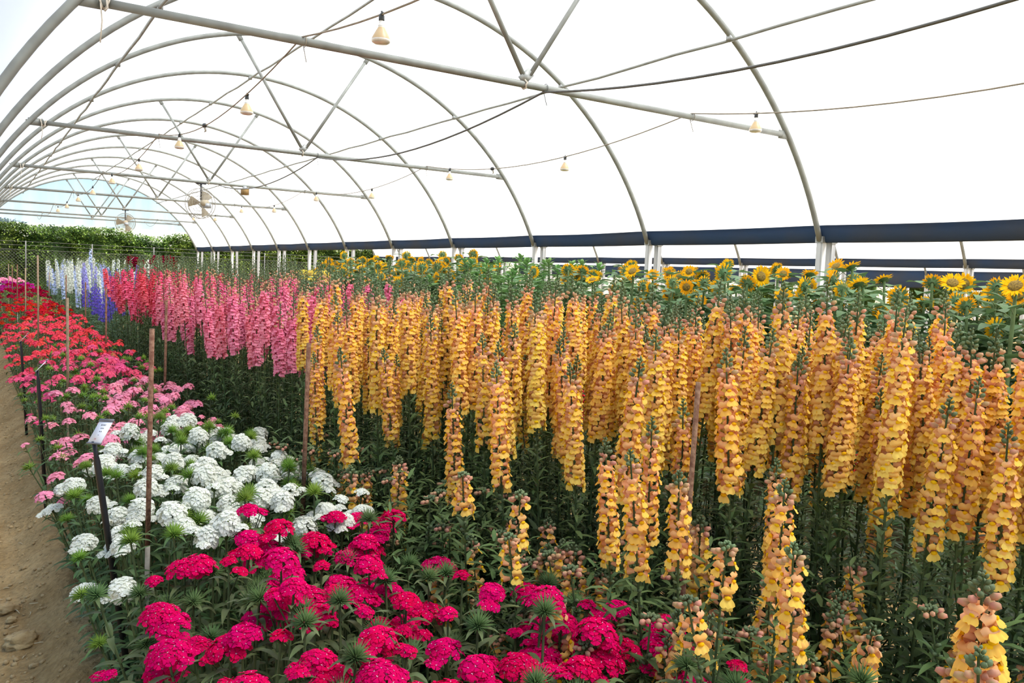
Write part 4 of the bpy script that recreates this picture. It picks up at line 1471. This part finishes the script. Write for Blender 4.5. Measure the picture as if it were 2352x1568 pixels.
# ================================================================== FENCE, HEDGE, TREES
YF = 33.3
g = G()
for x0 in ():
    pass
fx0, fx1, fz0, fz1 = -2.0, 24.0, .25, 1.78
net = G()
stp = .11
n = int((fx1 - fx0) / stp)
hh = fz1 - fz0
for i in range(-int(hh / stp), n):
    for s in (0, 1):
        xa, xb = fx0 + i * stp, fx0 + i * stp + hh
        za, zb_ = (fz0, fz1) if s == 0 else (fz1, fz0)
        if xa < fx0: za = za + (fx0 - xa) * (1 if s == 0 else -1); xa = fx0
        tube(net, [(xa, YF, za), (xb, YF, zb_)], .0045, 'fence_wire', 3, cap=False)
fence_posts = []
for i in range(10):
    p = G()
    x = 1.42 + (i - 1) * 2.06
    tube(p, [(x, YF - .03, 0), (x, YF - .03, 2.10)], .022, 'fence_wire', 8)
    fence_posts.append(('post', p))
wires = []
for z in (1.80, 1.95, 2.08):
    w = G()
    tube(w, [(fx0 + 2 * i, YF - .03, z - .01 * (i % 2)) for i in range(14)], .007, 'fence_wire', 4)
    wires.append(('strand_wire', w))
thing('chain_link_fence', net, 'grey chain-link fence with wire strands in front of the hedge', 'fence', None, None, fence_posts + wires)


def bush(w, d, h, n, seed, m1='hedge_leaf', m2='hedge_leaf_bright', Ls=.11, core='hedge_wood', z0=0.15):
    rg = random.Random(seed)
    U = rg.uniform
    fol, wood = G(), G()
    for i in range(7):
        a = U(0, 6.28)
        tube(wood, [(U(-.2, .2), U(-.1, .1), 0), (math.cos(a) * w * .15, math.sin(a) * d * .15, h * .4), (math.cos(a) * w * .35, math.sin(a) * d * .3, h * .85)], [.05, .035, .012], core, 5)
    def core_fn(u, v):
        a = 2 * PI * u
        z = lerp(.05, h * .93, v)
        k = (.80 if 0 < v < 1 else .4) + .18 * noise.noise(Vector((math.cos(a) * 2 + seed, math.sin(a) * 2, z * 2)))
        return Vector((math.cos(a) * w * .62 * k, math.sin(a) * d * .42 * k, z))
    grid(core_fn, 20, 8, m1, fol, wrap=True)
    for i in range(n):
        u, v = U(-1, 1), rg.random() ** .75
        side = rg.random()
        z = lerp(z0, h, v)
        if side < .62:
            x, y = u * w / 2, -d / 2 * U(.5, 1.05)
        elif side < .85:
            x, y, z = u * w / 2, U(-1, 1) * d / 2, h * U(.88, 1.03)
        else:
            x, y = u * w / 2, U(-.5, 1) * d / 2
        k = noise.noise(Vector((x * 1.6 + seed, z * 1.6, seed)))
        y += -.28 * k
        z += .12 * noise.noise(Vector((x * 1.3 + seed * 3, 5, y)))
        a = U(0, 6.28)
        el = U(-.6, .9)
        L = Ls * U(.7, 1.3)
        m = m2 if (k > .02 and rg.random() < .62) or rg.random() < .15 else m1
        blade(fol, (x, y, z), (math.cos(a) * math.cos(el), math.sin(a) * math.cos(el), math.sin(el)), L, L * .5, m, U(0, 1.2), 2, .2)
    return fol.mesh('hedge_foliage'), wood.mesh('hedge_branches')


BU = [bush(2.1, 1.5, 2.60, 5200, 21 + i) for i in range(3)]
for i in range(16):
    fo, wo = BU[i % 3]
    x = -4.64 + i * 1.72
    o = link('hedge_bush', wo)
    o.matrix_world = T((x, 35.1 + rnd(-.1, .1), 0)) @ (RZ(0) if i % 2 else Matrix.Diagonal((-1, 1, 1, 1))) @ Matrix.Diagonal((1, 1, rnd(.95, 1.06), 1))
    tag(o, f'leafy green hedge bush behind the chain-link fence, {nth(i + 1)} from the path side', 'bush', 'hedge bushes behind the fence')
    link('foliage', fo, o)
TR = bush(5.0, 4.0, 4.2, 3000, 77, 'gum_leaf', 'gum_leaf', .25, z0=1.2)
for x, y, k, lab in ((5.2, 66, .86, 'hazy grey-green tree far beyond the hedge under the end sheet'), (-.2, 60, .88, 'hazy tree showing above the hedge at the path end'), (9.5, 72, .78, 'pale tree far beyond the hedge, nearer the curtain')):
    o = link('distant_tree', TR[1])
    o.matrix_world = T((x, y, 0)) @ S(k)
    tag(o, lab, 'tree', 'distant trees')
    link('foliage', TR[0], o)
for i in range(9):
    fo, wo = BU[i % 3]
    o = link('boundary_bush', wo)
    o.matrix_world = T((30 + i * 2.6, 30 - i * 2.6, 0)) @ RZ(R(-45)) @ S(1.25)
    tag(o, f'dusty green boundary bush far past the neighbouring tunnels, {nth(i + 1)} from the hedge', 'bush', 'bushes past the neighbouring tunnels')
    link('foliage', fo, o)

# ================================================================== LIGHT
w = bpy.data.worlds.new('World')
sc.world = w
w.use_nodes = True
nt = w.node_tree
nt.nodes.clear()
sky = nt.nodes.new('ShaderNodeTexSky')
sky.sky_type = 'NISHITA'
sky.sun_disc = False
sky.sun_elevation = R(58)
sky.sun_rotation = R(140)
sky.air_density = 1.0
sky.dust_density = 0.15
sky.ozone_density = 1.6
bg = nt.nodes.new('ShaderNodeBackground')
bg.inputs['Strength'].default_value = 0.135
out = nt.nodes.new('ShaderNodeOutputWorld')
nt.links.new(sky.outputs[0], bg.inputs[0])
nt.links.new(bg.outputs[0], out.inputs[0])
sd = bpy.data.lights.new('sun', 'SUN')
sd.energy = 6.6
sd.angle = R(24)
sd.color = (1.0, 0.96, 0.91)
so = bpy.data.objects.new('sun', sd)
COL.objects.link(so)
so.rotation_euler = Vector((-.45, .55, -1.15)).to_track_quat('-Z', 'Y').to_euler()

# ================================================================== RENDER LOOK
vs_ = sc.view_settings
sc.display_settings.display_device = 'sRGB'
vs_.view_transform = 'Standard'
vs_.look = 'None'
vs_.exposure = 0.80
vs_.gamma = 1.0
vs_.use_curve_mapping = False
cy = sc.cycles
cy.max_bounces = 8
cy.diffuse_bounces = 4
cy.glossy_bounces = 2
cy.transmission_bounces = 5
cy.transparent_max_bounces = 10
cy.caustics_reflective = False
cy.caustics_refractive = False
cy.sample_clamp_indirect = 6.0
cy.use_adaptive_sampling = True
cy.adaptive_threshold = 0.03
cy.use_denoising = True
